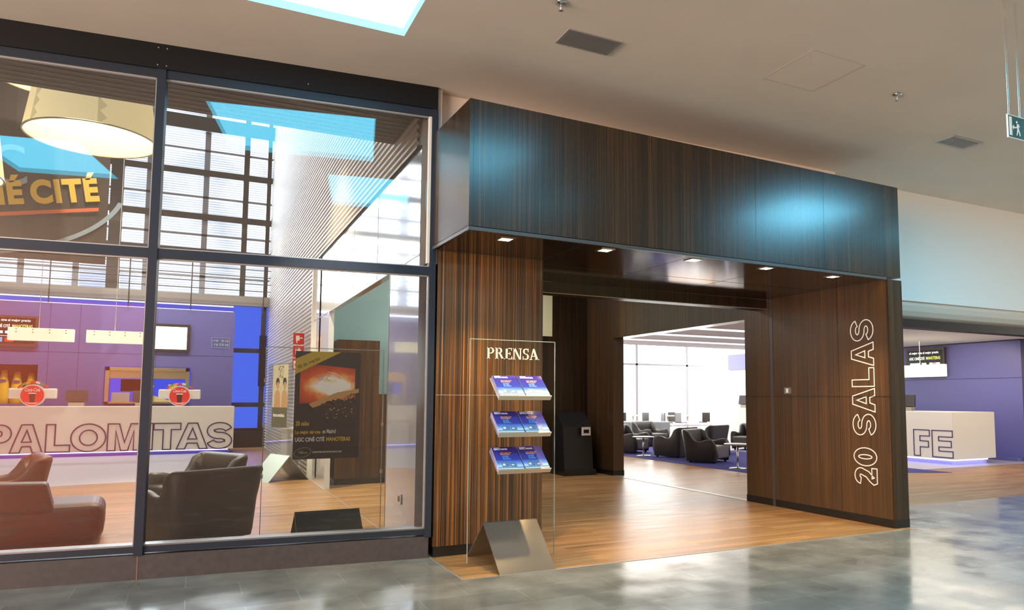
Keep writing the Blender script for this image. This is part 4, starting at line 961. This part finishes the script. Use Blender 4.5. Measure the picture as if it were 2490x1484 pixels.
# --- drum pendants and banner in the lobby
def drum(label, loc, s=1.0, top=6):
    t = thing('drum_pendant', label, 'pendant lamp', loc, R(20), 'giant cream drum lamps in the lobby')
    r0, r1, h = .88 * s, .72 * s, 1.15 * s
    MB().lathe([(r0, 0), (r1, h)], n=56, caps=False).obj('shade', M_lamp, t)
    MB().lathe([(r0 - .012, .01), (r1 - .012, h - .01)], n=56, caps=False).obj('lining', M_lampin, t)
    MB().lathe([(r0 + .006, -.008), (r0 + .006, .008), (r0 - .018, .008), (r0 - .018, -.008), (r0 + .006, -.008)], n=56, caps=False).obj('rim', M_goldsteel, t)
    MB().lathe([(.001, h), (r1, h)], n=40, caps=False).obj('top_diffuser', M_lampin, t)
    m = MB()
    for a0 in (200, 262):
        for k in range(6):
            z0, z1 = h * k / 6, h * (k + 1) / 6; zc = (z0 + z1) / 2
            def pt(a, z): rr = r0 + (r1 - r0) * z / h + .004; return (rr * math.cos(R(a)), rr * math.sin(R(a)), z)
            m.face([pt(a0, z0), pt(a0 + 6, zc), pt(a0, z1), pt(a0 - 2, z1), pt(a0 - 2, z0)])
    m.obj('zigzag_trim', M_zig, t)
    MB().tube((0, 0, h), (0, 0, h + top), .012, 6).obj('cable', M_plastic, t)
    d = bpy.data.lights.new('drum_bulb', 'POINT'); d.energy = 60; d.color = (1, .8, .5); d.shadow_soft_size = .2
    o = bpy.data.objects.new('drum_bulb', d); COL.objects.link(o); o.location = (loc[0], loc[1], loc[2] + h * .55)
drum('giant cream drum lamp hanging behind the upper left window pane', (-1.56, 13.0, 5.50))
drum('second drum lamp mostly hidden behind the large one', (-2.75, 16.5, 7.6))
drum('drum lamp cut off by the left edge of the photo', (-3.42, 12.6, 4.62))
bn = thing('banner', 'big dark cinema banner lettered CINÉ CITÉ hanging in the lobby', 'banner', (-2.0, 20, 4.66))
m = MB(); nx_ = 24
for i in range(nx_):
    for j in range(12):
        def q(a, b): return (-5.6 + 5.6 * a / nx_, .03 * math.sin(a * .9 + b * .35) + .02 * math.sin(a * 2.3), 5.2 * b / 12)
        m.face([q(i, j), q(i + 1, j), q(i + 1, j + 1), q(i, j + 1)], True)
m.obj('cloth', M_banner, bn)
text('lettering', 'CINÉ', M_yellow, bn, (-3.0, -.09, .98), 1.42, .68, space=1.12, rot=R(10), depth=.01, bold=.05)
text('lettering', 'CITÉ', M_yellow, bn, (-1.46, -.09, 1.24), 1.32, .70, space=1.14, rot=R(10), depth=.01, bold=.05)
text('logo_lettering', 'UGC', M_bluegrey, bn, (-3.7, -.07, 1.40), 2.15, .95, rot=R(7), depth=.008, bold=.0)
MB().prism([(-4.2, .52), (-.18, 1.24), (-.18, 1.32), (-4.2, .62)], 'y', -.10, -.09).obj('underline', M_orange, bn)
ring('swoosh', M_bluegrey, bn, -2.9, 1.95, 3.3, 1.95, .10, -.075, -.065, -88, -14, n=30)
ring('swoosh', M_bluegrey, bn, -3.4, 1.7, 2.4, 1.9, .10, -.075, -.065, 60, 110, n=20)

# ================================================================== INTERIOR LIGHTS
area('lobby_fill', (-2.5, 12, 11.9), (0, 0, 0), 4, 5, 520, (1, .95, .88))
spot('added_banner_spot', (-1.5, 15, 9.5), (-3.4, 20, 6.6), 1500, (1, .9, .75), 55, .8)  # unseen spot added to brighten the banner
area('counter_downlights', (-2, 21.9, 6.2), (0, 0, 0), 7, .6, 420, (1, .90, .72))
spot('lobby_spot', (.6, 12.0, 7), (1.0, 12.4, 0), 2600, (1, .80, .50), 75)
area('cafe_downlights', (14.5, 11.5, 3.08), (0, 0, 0), 7, 4, 210, (1, .90, .76))
area('lounge_downlights', (14, 23, 4.55), (0, 0, 0), 10, 7, 900, (1, .97, .92))
area('corridor_downlight', (4.6, 11.8, 4.35), (0, 0, 0), 3.2, 2, 150, (1, .95, .88))
spot('cafe_wall_washer', (16.8, 12.3, 3.0), (19, 12.6, 1.9), 90, (1, .76, .42), 80)
spot('warm_spot', (5.6, 3.3, 4.66), (7.6, 7.0, 2.1), 220, (1, .75, .22), 24, 1)  # added spot imitates the yellow reflection on the pier
spot('warm_spot', (9.5, 2.0, 4.66), (8.6, 5.4, 0), 420, (1, .86, .5), 60, .9)
spot('added_poster_spot', (.7, 3.6, 4.66), (1.25, 7.85, 1.45), 420, (1, .95, .9), 26, .5)  # unseen spot added to light the poster through the window glass
area('skylight_glow', (9.1, 3.4, 4.66), (0, 0, 0), 1.6, 1.4, 260, (.2, .7, 1))
area('skylight_glow', (3.4, 3.3, 4.66), (0, 0, 0), .9, 1.2, 55, (.2, .7, 1))
spot('added_press_spot', (1.2, 3.4, 4.66), (2.75, 6.4, 1.2), 260, (1, .93, .8), 26, .5)  # unseen spot added to light the press stand and its lettering
